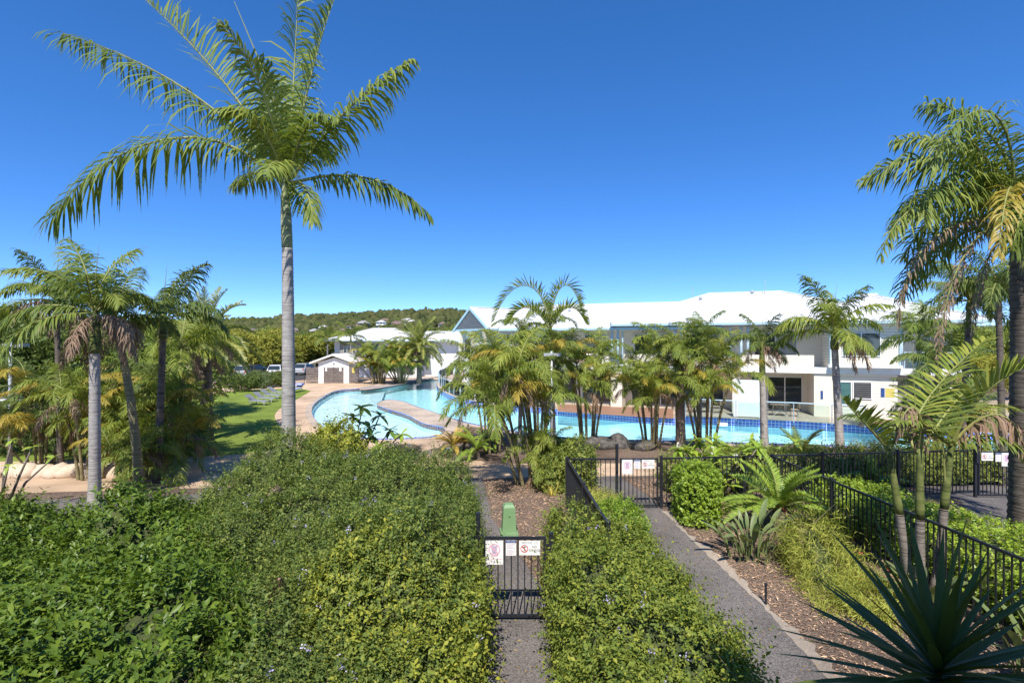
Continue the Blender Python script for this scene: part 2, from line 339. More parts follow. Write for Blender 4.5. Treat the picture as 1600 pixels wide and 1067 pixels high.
def smoothpoly(pts, it=2):
    for _ in range(it):
        q = []
        for i in range(len(pts)):
            a, b = pts[i], pts[(i + 1) % len(pts)]
            q += [(.75 * a[0] + .25 * b[0], .75 * a[1] + .25 * b[1]), (.25 * a[0] + .75 * b[0], .25 * a[1] + .75 * b[1])]
        pts = q
    return pts
def smoothline(pts, it=2):
    for _ in range(it):
        q = [pts[0]]
        for a, b in zip(pts, pts[1:]):
            q += [tuple(.75 * i + .25 * j for i, j in zip(a, b)), tuple(.25 * i + .75 * j for i, j in zip(a, b))]
        pts = q + [pts[-1]]
    return pts
def ribbon(name, line, z0, z1, mat, parent=None, flip=False):
    """vertical strip along a ground line, with UV in metres"""
    V = []; Fq = []; U = [0.0]
    for a, b in zip(line, line[1:]): U.append(U[-1] + math.hypot(b[0] - a[0], b[1] - a[1]))
    for p in line: V += [(p[0], p[1], z0), (p[0], p[1], z1)]
    for i in range(len(line) - 1): Fq.append((2 * i, 2 * i + 2, 2 * i + 3, 2 * i + 1))
    me = bpy.data.meshes.new(name); me.from_pydata(V, [], Fq); setmats(me, mat)
    uv = me.uv_layers.new(name='UVMap')
    for p in me.polygons:
        for li in p.loop_indices:
            vi = me.loops[li].vertex_index; uv.data[li].uv = (U[vi // 2], V[vi][2] - z1)
    return mobj(name, me, parent)
def uvbox(o, sx=1, sy=1, rot=False):
    """planar UV in metres by dominant face direction, local space"""
    me = o.data; uv = me.uv_layers.new(name='UVMap')
    for p in me.polygons:
        nn = p.normal
        for li in p.loop_indices:
            c = me.vertices[me.loops[li].vertex_index].co
            if abs(nn.z) > .7: u = (c.x, c.y)
            elif abs(nn.x) > abs(nn.y): u = (c.y, c.z)
            else: u = (c.x, c.z)
            uv.data[li].uv = (u[1], u[0]) if rot else u
    return o
def textmesh(s, size, mat, parent, loc, rot=(R(90), 0, 0), name='lettering', align='CENTER'):
    c = bpy.data.curves.new('t', 'FONT'); c.body = s; c.size = size; c.align_x = align; c.align_y = 'CENTER'; c.extrude = .0006
    t = bpy.data.objects.new('t', c); COL.objects.link(t); dg = bpy.context.evaluated_depsgraph_get()
    me = bpy.data.meshes.new_from_object(t.evaluated_get(dg)); bpy.data.objects.remove(t); me.materials.clear(); setmats(me, mat)
    return mobj(name, me, parent, loc, rot)

# ------------------------------------------------------------------ foliage helpers
rng = np.random.default_rng(7); random.seed(7)
def unit(a): return a / (np.linalg.norm(a, axis=-1, keepdims=True) + 1e-9)
def leaves(pos, dirs, nrm, L, W):
    """folded diamond leaf for each row"""
    n = len(pos); L = np.asarray(L).reshape(-1, 1) * np.ones((n, 1)); W = np.asarray(W).reshape(-1, 1) * np.ones((n, 1))
    d = unit(dirs); s = unit(np.cross(d, nrm)); u = np.cross(s, d)
    V = np.stack([pos, pos + d * L * .5 + s * W * .5 + u * W * .14, pos + d * L - u * L * .08, pos + d * L * .5 - s * W * .5 + u * W * .14], 1).reshape(-1, 3)
    b = np.arange(n)[:, None] * 4
    T = np.concatenate([b + np.array([[0, 1, 2]]), b + np.array([[0, 2, 3]])], 1).reshape(-1, 3)
    return V, T
def shootleaves(P, Nn, k, slen, L, W, up=.5, spread=.5, r=rng):
    """leafy shoots growing from points P"""
    n = len(P); D = unit(Nn + r.normal(0, spread, (n, 3)) + np.array([0, 0, up])); SL = slen * r.uniform(.5, 1.3, (n, 1)) * np.where(r.random((n, 1)) < .12, 1.8, 1)
    t = np.linspace(.12, 1, k)[None, :, None]; pos = P[:, None, :] + D[:, None, :] * SL[:, None, :] * t
    ang = (np.arange(k) * 2.4)[None, :] + r.uniform(0, 6.28, (n, 1))
    a = unit(np.cross(D, r.normal(0, 1, (n, 3)))); b = np.cross(D, a)
    out = a[:, None, :] * np.cos(ang)[..., None] + b[:, None, :] * np.sin(ang)[..., None]
    ld = unit(out + D[:, None, :] * .55 + r.normal(0, .2, (n, k, 3)))
    nn = unit(D[:, None, :] * 1.0 - out * .4 + np.array([0, 0, .5]) + r.normal(0, .2, (n, k, 3)))
    sz = r.uniform(.45, 1.3, (n * k)) * np.repeat(r.uniform(.75, 1.25, n), k)
    return leaves(pos.reshape(-1, 3), ld.reshape(-1, 3), nn.reshape(-1, 3), L * sz, W * sz)
def polydist(x, y, poly):
    """signed distance: positive inside"""
    P = np.asarray(poly); d2 = np.full(x.shape, 1e9); ins = np.zeros(x.shape, bool)
    for i in range(len(P)):
        a, b = P[i], P[(i + 1) % len(P)]; e = b - a
        t = np.clip(((x - a[0]) * e[0] + (y - a[1]) * e[1]) / (e @ e), 0, 1)
        d2 = np.minimum(d2, (x - a[0] - t * e[0]) ** 2 + (y - a[1] - t * e[1]) ** 2)
        if a[1] != b[1]:
            c = ((a[1] > y) != (b[1] > y)) & (x < (b[0] - a[0]) * (y - a[1]) / (b[1] - a[1]) + a[0]); ins ^= c
    return np.where(ins, 1, -1) * np.sqrt(d2)
def hedge(name, label, cat, poly, H, mat, dens, k, slen, L, W, lump=.3, nl=40, edge=.5, z0=0., flowers=0, seed=1, hfun=None, fl_mat='flower', up=.5, group=None):
    r = np.random.default_rng(seed); P = np.asarray(poly); lo, hi = P.min(0), P.max(0); c = P.mean(0)
    root = thing(name, label, cat, (c[0], c[1], z0), group=group)
    nl = int(nl * 2.2); bx = r.uniform(lo, hi, (nl, 2)); ba = r.uniform(-lump, lump, nl); hole = r.random(nl) < .3; ba = np.where(hole, -lump * 1.5, ba); bs = np.where(hole, r.uniform(.1, .22, nl), r.uniform(.16, .7, nl))
    def hgt(x, y):
        dd = np.clip(polydist(x, y, poly), 0, None)
        h = np.full(x.shape, float(H)) if hfun is None else hfun(x, y)
        for q in range(nl): h = h + ba[q] * np.exp(-((x - bx[q, 0]) ** 2 + (y - bx[q, 1]) ** 2) / bs[q] ** 2)
        e = np.clip(dd / edge, 0, 1)
        return np.where(dd > 0, h * np.sqrt(1 - (1 - e) ** 2) ** .6, 0)
    area = (hi - lo).prod(); n = int(area * dens); xy = r.uniform(lo, hi, (n, 2)); xy = xy[polydist(xy[:, 0], xy[:, 1], poly) > .02]
    h = hgt(xy[:, 0], xy[:, 1]); e = .05
    gx = (hgt(xy[:, 0] + e, xy[:, 1]) - h) / e; gy = (hgt(xy[:, 0], xy[:, 1] + e) - h) / e
    nn = unit(np.stack([-gx, -gy, np.ones(len(h))], 1))
    slope = np.sqrt(1 + np.clip(gx ** 2 + gy ** 2, 0, 30))
    rep = np.floor(slope * .55 + r.uniform(0, 1, len(h))).astype(int).clip(1, 4); idx = np.repeat(np.arange(len(h)), rep)
    pz = np.clip(h[idx] * np.where(rep[idx] > 1, r.uniform(.25, 1, len(idx)), 1) - np.abs(r.normal(0, .09, len(idx))), .03, None)
    Pp = np.stack([xy[idx, 0] - c[0], xy[idx, 1] - c[1], pz], 1)
    nn2 = nn[idx]; ed = np.roll(P, -1, 0) - P; el_ = np.linalg.norm(ed, axis=1); q = r.choice(len(P), int(el_.sum() * H * dens * .8), p=el_ / el_.sum()); sp_ = P[q] + ed[q] * r.uniform(0, 1, (len(q), 1))
    area2 = (P[:, 0] * np.roll(P[:, 1], -1) - np.roll(P[:, 0], -1) * P[:, 1]).sum(); on = np.stack([ed[q, 1], -ed[q, 0]], 1) / el_[q][:, None] * np.sign(area2); sp_ = sp_ - on * r.uniform(.04, .2, (len(q), 1))
    hs_ = hgt(sp_[:, 0] - on[:, 0] * .25, sp_[:, 1] - on[:, 1] * .25); Pp = np.concatenate([Pp, np.stack([sp_[:, 0] - c[0], sp_[:, 1] - c[1], hs_ * r.uniform(.03, .9, len(q))], 1)]); nn2 = np.concatenate([nn2, np.concatenate([on, np.full((len(q), 1), .2)], 1)])
    V, T = shootleaves(Pp, nn2, k, slen, L, W, up, .5, r)
    f = mobj('foliage', npmesh('foliage', V, T, mat), root); f['kind'] = 'stuff'
    nt2 = int(len(Pp) * .035); q = r.integers(0, len(Pp), nt2); tb = Pp[q] - nn2[q] * .1; td = unit(nn2[q] + r.normal(0, .5, (nt2, 3)) + [0, 0, .4]); tl = r.uniform(.25, .5, (nt2, 1)) * (slen / .24); ts = unit(np.cross(td, r.normal(0, 1, (nt2, 3)))) * .004
    V2 = np.stack([tb - ts, tb + ts, tb + td * tl], 1).reshape(-1, 3); tw = mobj('twigs', npmesh('twigs', V2, np.arange(nt2 * 3).reshape(-1, 3), 'twig'), root); tw['kind'] = 'stuff'
    # inner twig mass
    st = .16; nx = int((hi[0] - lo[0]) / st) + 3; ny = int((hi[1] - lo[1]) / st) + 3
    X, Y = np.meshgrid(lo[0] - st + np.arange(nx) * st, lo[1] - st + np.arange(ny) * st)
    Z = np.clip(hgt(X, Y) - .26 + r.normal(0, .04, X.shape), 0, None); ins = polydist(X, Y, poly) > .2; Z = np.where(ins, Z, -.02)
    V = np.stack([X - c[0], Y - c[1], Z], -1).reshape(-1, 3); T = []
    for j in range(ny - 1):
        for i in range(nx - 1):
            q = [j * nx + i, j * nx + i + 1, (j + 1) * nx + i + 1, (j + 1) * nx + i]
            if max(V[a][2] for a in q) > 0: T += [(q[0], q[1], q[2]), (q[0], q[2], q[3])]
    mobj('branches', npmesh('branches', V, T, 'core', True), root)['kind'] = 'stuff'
    if flowers:
        s = r.integers(0, len(Pp), flowers); base = Pp[s] + nn2[s] * slen * .9
        pp = np.repeat(base, 12, 0) + r.normal(0, .022, (flowers * 12, 3))
        V, T = leaves(pp, r.normal(0, 1, pp.shape) + [0, 0, .5], r.normal(0, 1, pp.shape) + [0, 0, 1], .02, .018)
        b = mobj('blossom', npmesh('blossom', V, T, fl_mat), root); b['kind'] = 'stuff'
    return root

def bez(pts, n):
    P = [np.asarray(p, float) for p in pts]; t = np.linspace(0, 1, n)[:, None]
    if len(P) == 3: return (1 - t) ** 2 * P[0] + 2 * t * (1 - t) * P[1] + t ** 2 * P[2]
    return (1 - t) ** 3 * P[0] + 3 * t * (1 - t) ** 2 * P[1] + 3 * t ** 2 * (1 - t) * P[2] + t ** 3 * P[3]
def frond_mesh(pts, n=46, L=.6, W=.045, droop=.8, vee=.3, sweep=(.35, 1.0), start=.14, seed=0, mats=('palm', 'frond_base'), plum=0.0, rad=.022, messy=.12, tipf=.35, upv=(0, 0, 1)):
    r = np.random.default_rng(seed); C = bez(pts, 40); seg = np.linalg.norm(np.diff(C, axis=0), axis=1); s = np.concatenate([[0], np.cumsum(seg)]); tot = s[-1]
    tt = np.linspace(start, .995, n); Vs, Ts, mi = [], [], []
    Tg = unit(np.gradient(C, axis=0)); up = np.asarray(upv, float)
    for side in (-1, 1):
        t = np.clip(tt + r.normal(0, .004, n), start, 1)
        p = np.stack([np.interp(t * tot, s, C[:, i]) for i in range(3)], 1); T = unit(np.stack([np.interp(t * tot, s, Tg[:, i]) for i in range(3)], 1))
        S = np.cross(T, up); S = unit(np.where(np.linalg.norm(S, axis=1, keepdims=True) < .15, S + np.array([0, .3, 0]), S)); Nn = np.cross(S, T)
        u = (t - start) / (1 - start); sw = sweep[0] + (sweep[1] - sweep[0]) * u + r.normal(0, messy, n)
        ve = vee + r.normal(0, messy, n) + (r.choice([-1, 0, 1], n) * plum if plum else 0)
        D = unit(side * S * np.cos(sw)[:, None] + T * np.sin(sw)[:, None] + Nn * ve[:, None])
        prof = np.minimum(1, .45 + 2.2 * u) * (1 - (1 - tipf) * np.clip((u - .45) / .55, 0, 1) ** 1.5); ll = (L * prof * r.uniform(.75, 1.12, n) * np.where(r.random(n) < .08, r.uniform(.25, .6, n), 1))[:, None]
        dr = np.clip(droop * r.uniform(.6, 1.3, n), 0, None)[:, None]; g = np.array([0, 0, -1.0])
        d1 = unit(D + g * dr * .15); d2 = unit(D + g * dr * .8); d3 = unit(D + g * dr * 1.8)
        q0 = p; q1 = q0 + d1 * ll * .35; q2 = q1 + d2 * ll * .35; q3 = q2 + d3 * ll * .3
        def wv(dd): return unit(T - dd * (T * dd).sum(1, keepdims=True) + 1e-6) * W * .5
        w0 = wv(d1) * .55; w1 = wv(d1); w2 = wv(d2) * .8
        Vv = np.stack([q0 - w0, q0 + w0, q1 - w1, q1 + w1, q2 - w2, q2 + w2, q3], 1).reshape(-1, 3); b = np.arange(n)[:, None] * 7
        tr = np.array([[0, 1, 3], [0, 3, 2], [2, 3, 5], [2, 5, 4], [4, 5, 6]])
        base = sum(len(v) for v in Vs); Ts.append((b[:, :, None] + tr[None]).reshape(-1, 3) + base); Vs.append(Vv); mi += [0] * (n * 5)
    mb = MB(); idx = np.linspace(0, 39, 11).astype(int); mb.tube([C[i] for i in idx], [rad * (1.5 - 1.3 * k / 10) for k in range(11)], 5)
    tris = []
    for fq in mb.f:
        for k in range(1, len(fq) - 1): tris.append((fq[0], fq[k], fq[k + 1]))
    base = sum(len(v) for v in Vs); Vs.append(np.array([tuple(v) for v in mb.v])); Ts.append(np.array(tris) + base); mi += [1] * len(tris)
    return npmesh('frond', np.concatenate(Vs), np.concatenate(Ts), mats, False, mi)
def arc(el, ln, bend):
    """control points of a frond leaving at elevation el and bending down"""
    e = R(el); p1 = (ln * .4 * math.cos(e), 0, ln * .4 * math.sin(e)); e2 = R(el - bend * .45); p2 = (p1[0] + ln * .33 * math.cos(e2), 0, p1[2] + ln * .33 * math.sin(e2))
    e3 = R(el - bend); return [(0, 0, 0), p1, p2, (p2[0] + ln * .33 * math.cos(e3), 0, p2[2] + ln * .33 * math.sin(e3))]
SPEC = {}
def species(key, rows, **kw):
    SPEC[key] = [(el, frond_mesh(arc(el, ln, bd), seed=i * 7 + len(SPEC) * 31, **{**kw, **ex})) for i, (el, ln, bd, ex) in enumerate(rows)]
E = {}
species('bangalow', [(82, 1.0, 55, E), (68, 1.05, 85, E), (50, 1.05, 95, E), (30, 1.0, 90, E), (8, .95, 75, E), (60, 1.0, 110, E)], n=60, L=.34, W=.0165, droop=1.1, vee=.1, messy=.17, rad=.009)
species('cane', [(80, 1.0, 75, E), (64, 1.0, 105, E), (50, 1.0, 120, E), (36, .95, 110, E), (72, .95, 130, E), (20, .9, 90, E)], n=58, L=.27, W=.0125, droop=1.1, vee=.25, messy=.2, rad=.008)
species('queen', [(78, 1.0, 75, E), (60, 1.05, 100, E), (42, 1.05, 110, E), (22, 1.0, 95, E), (0, .95, 75, E), (55, 1.0, 125, E)], n=90, L=.28, W=.011, droop=1.5, vee=.1, plum=.6, rad=.010, messy=.22)
species('date', [(80, 1.0, 45, E), (62, 1.0, 70, E), (44, 1.0, 85, E), (25, 1.0, 85, E), (5, .95, 70, E), (-15, .85, 55, E)], n=80, L=.15, W=.010, droop=.25, vee=.5, sweep=(.5, 1.0), rad=.012)
species('dead', [(10, .9, 100, E), (-15, .85, 72, E), (-40, .8, 48, E)], n=46, L=.28, W=.012, droop=3.0, vee=0, rad=.010, mats=('dead', 'dead'), messy=.4)
species('cycad', [(72, 1.0, 45, E), (52, 1.0, 60, E), (34, 1.0, 60, E), (15, .95, 50, E)], n=52, L=.17, W=.018, droop=.12, vee=.45, sweep=(.3, .9), rad=.010, start=.08, mats=('cycad', 'frond_base'), tipf=.45, messy=.05)

def ringtrunk(root, pts, r0, r1, mat='trunk', n=10, name='trunk', step=.11, amp=.035, flare=.35):
    C = bez(pts, 60); seg = np.linalg.norm(np.diff(C, axis=0), axis=1); tot = seg.sum(); k = max(4, int(tot / step)); s = np.concatenate([[0], np.cumsum(seg)])
    P, Rr = [], []
    for i in range(k + 1):
        for dz, f in ((0, 1 + amp), (.75, 1 - amp)):
            u = min((i + dz) / k, 1); rad = (r0 + (r1 - r0) * u) * (1 + flare * math.exp(-u * tot / .35)) * f * (1 + random.uniform(-.012, .012))
            P.append(Vector([np.interp(u * tot, s, C[:, j]) for j in range(3)])); Rr.append(rad)
    # drop coincident end points
    Q, RR = [P[0]], [Rr[0]]
    for p, q in zip(P[1:], Rr[1:]):
        if (p - Q[-1]).length > .01: Q.append(p); RR.append(q)
    return MB().tube(Q, RR, n).obj(name, mat, root, True)
def crown(root, top, spec, n, ln, seed, leaf=None, yellow=0, dead=0, elmin=-90, elmax=95, az0=None, spanaz=6.283, ripe=None, tight=0.):
    r = random.Random(seed); V = [x for x in SPEC[spec] if elmin <= x[0] <= elmax]
    a0 = r.uniform(0, 6.28) if az0 is None else az0
    for i in range(n):
        el, me = V[i % len(V)] if i >= len(V) or True else V[0]
        a = a0 + (i * 2.39996 if spanaz > 6 else (i / max(1, n - 1) - .5) * spanaz) + r.uniform(-.25, .25)
        s = ln * r.uniform(.85, 1.12)
        o = mobj('frond', me, root, top, (r.uniform(-.25, .25), r.uniform(-.12, .12), a), s)
        if leaf: override(o, leaf)
        if i < yellow * n and r.random() < .99 and i % 2: override(o, 'yellow')
    for i in range(dead):
        el, me = SPEC['dead'][i % 3]
        mobj('dead_frond', me, root, (top[0], top[1], top[2] - .06), (r.uniform(-.2, .2), 0, r.uniform(0, 6.28)), ln * r.uniform(.7, .95))
def palm(name, label, base, top, r0, r1, spec, nf, ln, seed, leaf=None, shaft=.7, tmat='trunk', dead=0, yellow=0, spear=True, bow=(0, 0), group=None, shaft_r=None, **kw):
    root = thing(name, label, 'palm', base, group=group); t = (top[0] - base[0], top[1] - base[1], top[2] - base[2])
    mid = (t[0] * .5 + bow[0], t[1] * .5 + bow[1], t[2] * .5)
    dv = Vector((t[0] - mid[0], t[1] - mid[1], t[2] - mid[2])).normalized(); sb = Vector(t) - dv * shaft
    ringtrunk(root, [(0, 0, -.05), mid, tuple(sb)], r0, r1, tmat)
    if shaft > .1:
        q = shaft_r or r1 * 1.25
        MB().tube([sb - dv * .02, sb + dv * shaft * .15, sb + dv * shaft * .5, sb + dv * shaft * .85, sb + dv * shaft * 1.08], [q * .95, q * 1.08, q, q * .75, q * .45], 10).obj('crownshaft', 'crownshaft', root, True)
    crown(root, t, spec, nf, ln, seed, leaf, yellow, dead, **kw)
    if spear: MB().tube([t, (t[0] + .02, t[1], t[2] + ln * .45), (t[0] + .05 * ln, t[1], t[2] + ln * .85)], [.02, .014, .003], 5).obj('spear_leaf', 'frond_base', root)
    return root
def clump(name, label, base, ns, hts, spread, ln, seed, leaf='cane', nf=7, sr=.04, yellow=.15, dead=2, tmat='cane_stem', group=None, bias=(0, 0)):
    root = thing(name, label, 'palm', base, group=group); r = random.Random(seed)
    for i in range(ns):
        a = i * 2.4 + r.uniform(-.4, .4); k = math.sqrt((i + .6) / ns) * spread; h = r.uniform(*hts) * (1 - .18 * (i / ns))
        b = Vector((math.cos(a) * .12 + k * .25 * math.cos(a), math.sin(a) * .12 + k * .25 * math.sin(a), -.05)); t = Vector((math.cos(a) * k + bias[0], math.sin(a) * k + bias[1], h))
        ringtrunk(root, [tuple(b), (b.x * .7 + t.x * .3, b.y * .7 + t.y * .3, h * .55), tuple(t)], sr, sr * .8, tmat, 7, 'stem', .16, .05, .2)
        crown(root, t, 'cane', nf, ln * r.uniform(.85, 1.1), seed * 13 + i, leaf, yellow, 0)
        for q in range(dead if i % 2 == 0 else 0):
            mobj('dead_frond', SPEC['dead'][q % 3][1], root, (t.x, t.y, t.z - .1), (0, 0, r.uniform(0, 6.28)), ln * .7)
    return root

# ==================================================================== THE SETTING
pool_px = [(672, 573), (667, 581), (683, 590), (650, 597), (602, 606), (560, 610), (524, 613), (509, 621), (497, 629), (488, 638), (486, 650), (497, 668), (530, 684), (580, 692), (641, 691), (688, 687),
           (697, 676), (690, 672), (668, 669), (653, 663), (638, 653), (608, 644), (591, 638), (588, 634), (605, 627), (629, 630), (650, 639), (683, 650), (715, 662), (760, 672), (820, 682), (880, 690),
           (940, 694), (1000, 694), (1100, 697), (1250, 701), (1400, 707), (1600, 716)]
far_px = [(1440, 683), (1352, 676), (1240, 668), (1071, 660.5), (1060, 663.5), (1000, 660), (871, 648), (852, 645), (780, 641), (740, 634), (710, 627), (692, 618), (682, 608), (683, 599), (694, 590), (712, 585), (708, 573)]
WZ = -0.85
near_line = smoothline([onz(x, y, WZ) for x, y in pool_px], 2)
far_line = [onz(x, y, WZ) for x, y in far_px]
far_line = [(27.0, 25.2)] + far_line[:5] + smoothline(far_line[5:], 2)
pool = near_line + far_line
GX = 3000
sheet('ground', [(-GX, -60), (GX, -60), (GX, 4000), (-GX, 4000)], 'mulch', 0, [pool])
deep = [p for p in pool]
struct(MB().add([(*p, -1.45) for p in tess(pool)[0]], tess(pool)[1]).obj('pool_floor', 'poolfloor'))
beach_px = [(602, 606), (560, 610), (524, 613), (509, 621), (497, 629), (486, 640), (484, 650), (495, 669), (530, 686), (580, 694), (641, 693), (690, 688), (697, 676), (690, 671), (668, 667), (653, 661), (638, 651), (608, 642), (591, 636)]
v, f = tess([onz(x, y, WZ) for x, y in beach_px]); struct(MB().add([(*p, -1.12) for p in v], f).obj('pool_beach', 'beachfloor'))
v, f = tess(pool); struct(MB().add([(*p, WZ) for p in v], f).obj('pool_water', 'water'))
struct(ribbon('pool_wall', pool + [pool[0]], -.88, -.60, 'tile'))
struct(ribbon('pool_shell', pool + [pool[0]], -1.5, -.88, 'poolfloor'))
# stone coping on the garden side
def offset(line, dist):
    out = []
    for i, p in enumerate(line):
        a = Vector(line[max(i - 1, 0)]); b = Vector(line[min(i + 1, len(line) - 1)]); t = (b - a).normalized(); out.append((p[0] - t.y * dist, p[1] + t.x * dist))
    return out
def strip(name, line, dist, z0, z1, mat):
    o = offset(line, dist); mb = MB(); n = len(line); a, b = line, o
    vs = [(*p, z0) for p in a] + [(*p, z1) for p in a] + [(*p, z1) for p in b] + [(*p, z0) for p in b]; fs = []
    for i in range(n - 1): fs += [(n + i, n + i + 1, 2 * n + i + 1, 2 * n + i), (i, i + 1, n + i + 1, n + i), (2 * n + i, 2 * n + i + 1, 3 * n + i + 1, 3 * n + i)]
    return mb.add(vs, fs).obj(name, mat)
shore = near_line[8:len(near_line)]
def inpoly(p, poly): return float(polydist(np.array([p[0]]), np.array([p[1]]), poly)[0]) > 0
tst = offset(near_line[20:24], .4)[1]
sgn = -1 if inpoly(tst, pool) else 1
struct(strip('pool_coping', near_line, .42 * sgn, POOL_G - .2, POOL_G + .035, 'sandstone'))

beige = [(-40, 13.2), (-15, 14.4), (-7, 15.8), (-2, 17.2), (5, 17.8), (16, 18.8), (16, 21.2), (4, 20.6), (-1.0, 20.5), (-1.9, 22.5)] + [onz(x, y, WZ) for x, y in [(697, 680), (690, 688), (641, 691), (580, 692), (530, 684), (497, 668), (486, 650), (488, 638), (497, 629), (509, 621), (524, 613), (560, 610), (602, 606), (650, 597), (683, 590)]] + [(-9.5, 66), (-24, 68), (-30, 60), (-40, 50)]
sheet('pool_deck', beige, 'beige', .004)
pen = [onz(x, y, WZ) for x, y in [(588, 634), (605, 627), (629, 630), (650, 639), (683, 650), (715, 662), (735, 668), (735, 684), (697, 678), (690, 672), (668, 669), (653, 663), (638, 653), (608, 644), (591, 638)]]
sheet('stone_peninsula', pen, 'sandstone', .06, flat=POOL_G)
lawn_px = [(425, 607), (491, 607.5), (468, 621), (444, 634), (433, 641), (428, 651), (434, 661), (447, 677), (447, 697), (400, 708), (300, 714), (140, 718), (0, 721), (-400, 722), (-400, 640), (150, 632), (300, 618), (380, 609)]
lawn = smoothpoly([gp(*p) for p in lawn_px], 1)
sheet('lawn', lawn, 'lawn', .010)
sheet('far_field', [(-900, 75), (900, 118), (900, 2500), (-900, 2500)], 'field', .02)
sheet('car_park', [(-70, 60), (-27, 64), (-27, 95), (-70, 95)], 'carpark', .03)
sheet('footpath', [(-.5, -1), (.52, -1), (.52, 8.7), (.1, 10.2), (-.5, 12.2), (-1.02, 17.25), (-2.1, 17.12), (-1.5, 12.0), (-.95, 9.6), (-.55, 8.4)], 'asphalt', .008)
sheet('garden_path', [(2.72, -1), (3.9, -1), (3.98, 6), (4.03, 8.2), (3.86, 10.6), (3.76, 13), (3.7, 17.7), (2.6, 17.6), (2.66, 12.9), (2.72, 9)], 'asphalt', .008)
sheet('side_path', [(-16, 11.4), (-8.2, 13.0), (-5, 14.6), (-5.6, 15.9), (-9.3, 14.2), (-16, 12.8)], 'asphalt', .012)
sheet('gate_path', [(10.3, 11.0), (15, 11.2), (16, 18.8), (12.4, 18.4), (12.0, 13.8)], 'asphalt', .008)
pe = random.Random(4); L_, R2 = [], []
for k in range(60):
    yy = 5 + k * .13; xx = float(np.interp(yy, [-1, 6, 8.2, 10.6, 13], [3.9, 3.98, 4.03, 3.86, 3.76])); L_.append((xx - .03 - pe.uniform(0, .05), yy)); R2.append((xx + pe.uniform(.04, .17) + .06 * math.sin(yy * 2.1), yy))
sheet('path_edge', L_ + R2[::-1], 'sandy', .011)
for nm, pts in (('planting_bed', [(600, 705), (625, 692), (655, 694), (662, 706), (640, 716), (605, 714)]), ('planting_bed', [(676, 704), (700, 690), (760, 686), (800, 694), (800, 717), (740, 720), (690, 717)])):
    sheet(nm, smoothpoly([gp(*p) for p in pts], 2), 'mulch', .014)
sheet('shore_rockery', smoothpoly([onz(x, y, POOL_G) for x, y in [(560, 611), (602, 605), (650, 596), (682, 590), (676, 586), (640, 590), (600, 598), (565, 604)]], 1), 'sandstone', .05)

# hills
def hill_z(X, Y):
    px = 800 + X / np.maximum(Y, 1) * F; top = np.interp(px, [-200, 100, 300, 385, 460, 540, 640, 735, 900, 1300, 1800], [506, 502, 497, 495, 488, 486, 480, 480, 490, 497, 503])
    zr = 4.2 + (533 - top) * 720 / F - 7
    u = np.clip((Y - 230) / 490, 0, 1); return -.7 + (zr + .7) * (u ** 1.25) - np.clip(Y - 720, 0, 1e9) * .12
gx, gy = np.meshgrid(np.linspace(-1100, 900, 90), np.linspace(225, 1000, 50)); hz = hill_z(gx, gy) + rng.normal(0, .5, gx.shape)
V = np.stack([gx, gy, hz], -1).reshape(-1, 3); T = []
for j in range(49):
    for i in range(89): a = j * 90 + i; T += [(a, a + 1, a + 91), (a, a + 91, a + 90)]
struct(mobj('hill', npmesh('hill', V, T, 'forest', True)))
import bmesh
bm = bmesh.new(); bmesh.ops.create_icosphere(bm, subdivisions=2, radius=1); ICO_V = np.array([v.co[:] for v in bm.verts]); ICO_F = np.array([[v.index for v in f.verts] for f in bm.faces]); bm.free()
house_xy = []
hr = random.Random(5)
for i in range(34):
    px = hr.uniform(452, 640) if i < 26 else hr.uniform(390, 700); Y = hr.uniform(370, 440) if px < 560 else hr.uniform(450, 530)
    x = (px - 800) / F * Y
    if all(math.hypot(x - a, Y - b) > 15 for a, b in house_xy): house_xy.append((x, Y))
n = 11000; hx = rng.uniform(-1, 1, n); hy = 165 + 570 * rng.uniform(0, 1, n) ** .75; hx = hx * (hy * 1.02) - hy * .12
keep = np.ones(n, bool)
for a, b in house_xy: keep &= ~((np.abs(hx - a) < 6.5) & (hy < b + 7) & (hy > b - 40))
hx, hy = hx[keep], hy[keep]; n = len(hx); rad = rng.uniform(2.0, 4.2, n) * rng.uniform(.8, 1.25, n)
disp = rng.uniform(.55, 1.35, (n, len(ICO_V), 1)); V = ICO_V[None] * disp * (rad[:, None] * np.stack([np.ones(n), np.ones(n), rng.uniform(.7, 1.1, n)], 1))[:, None, :]
V += np.stack([hx, hy, hill_z(hx, hy) + rad * .55], 1)[:, None, :]
T = (ICO_F[None] + (np.arange(n) * len(ICO_V))[:, None, None]).reshape(-1, 3)
o = mobj('hillside_forest', npmesh('hillside_forest', V.reshape(-1, 3), T, leafmat('gum_forest', [(.035, .055, .022), (.075, .09, .035), (.13, .13, .06)], .8, .1, .1, gain=1.02))); tag(o, 'dense olive green eucalypt forest covering the far hills', 'forest', kind='stuff')
hm = {}
roofc = [pmat('house_roof_%d' % i, c, None, 1, .7) for i, c in enumerate([(.12, .12, .13), (.35, .34, .33), (.2, .14, .12), (.5, .5, .5)])]
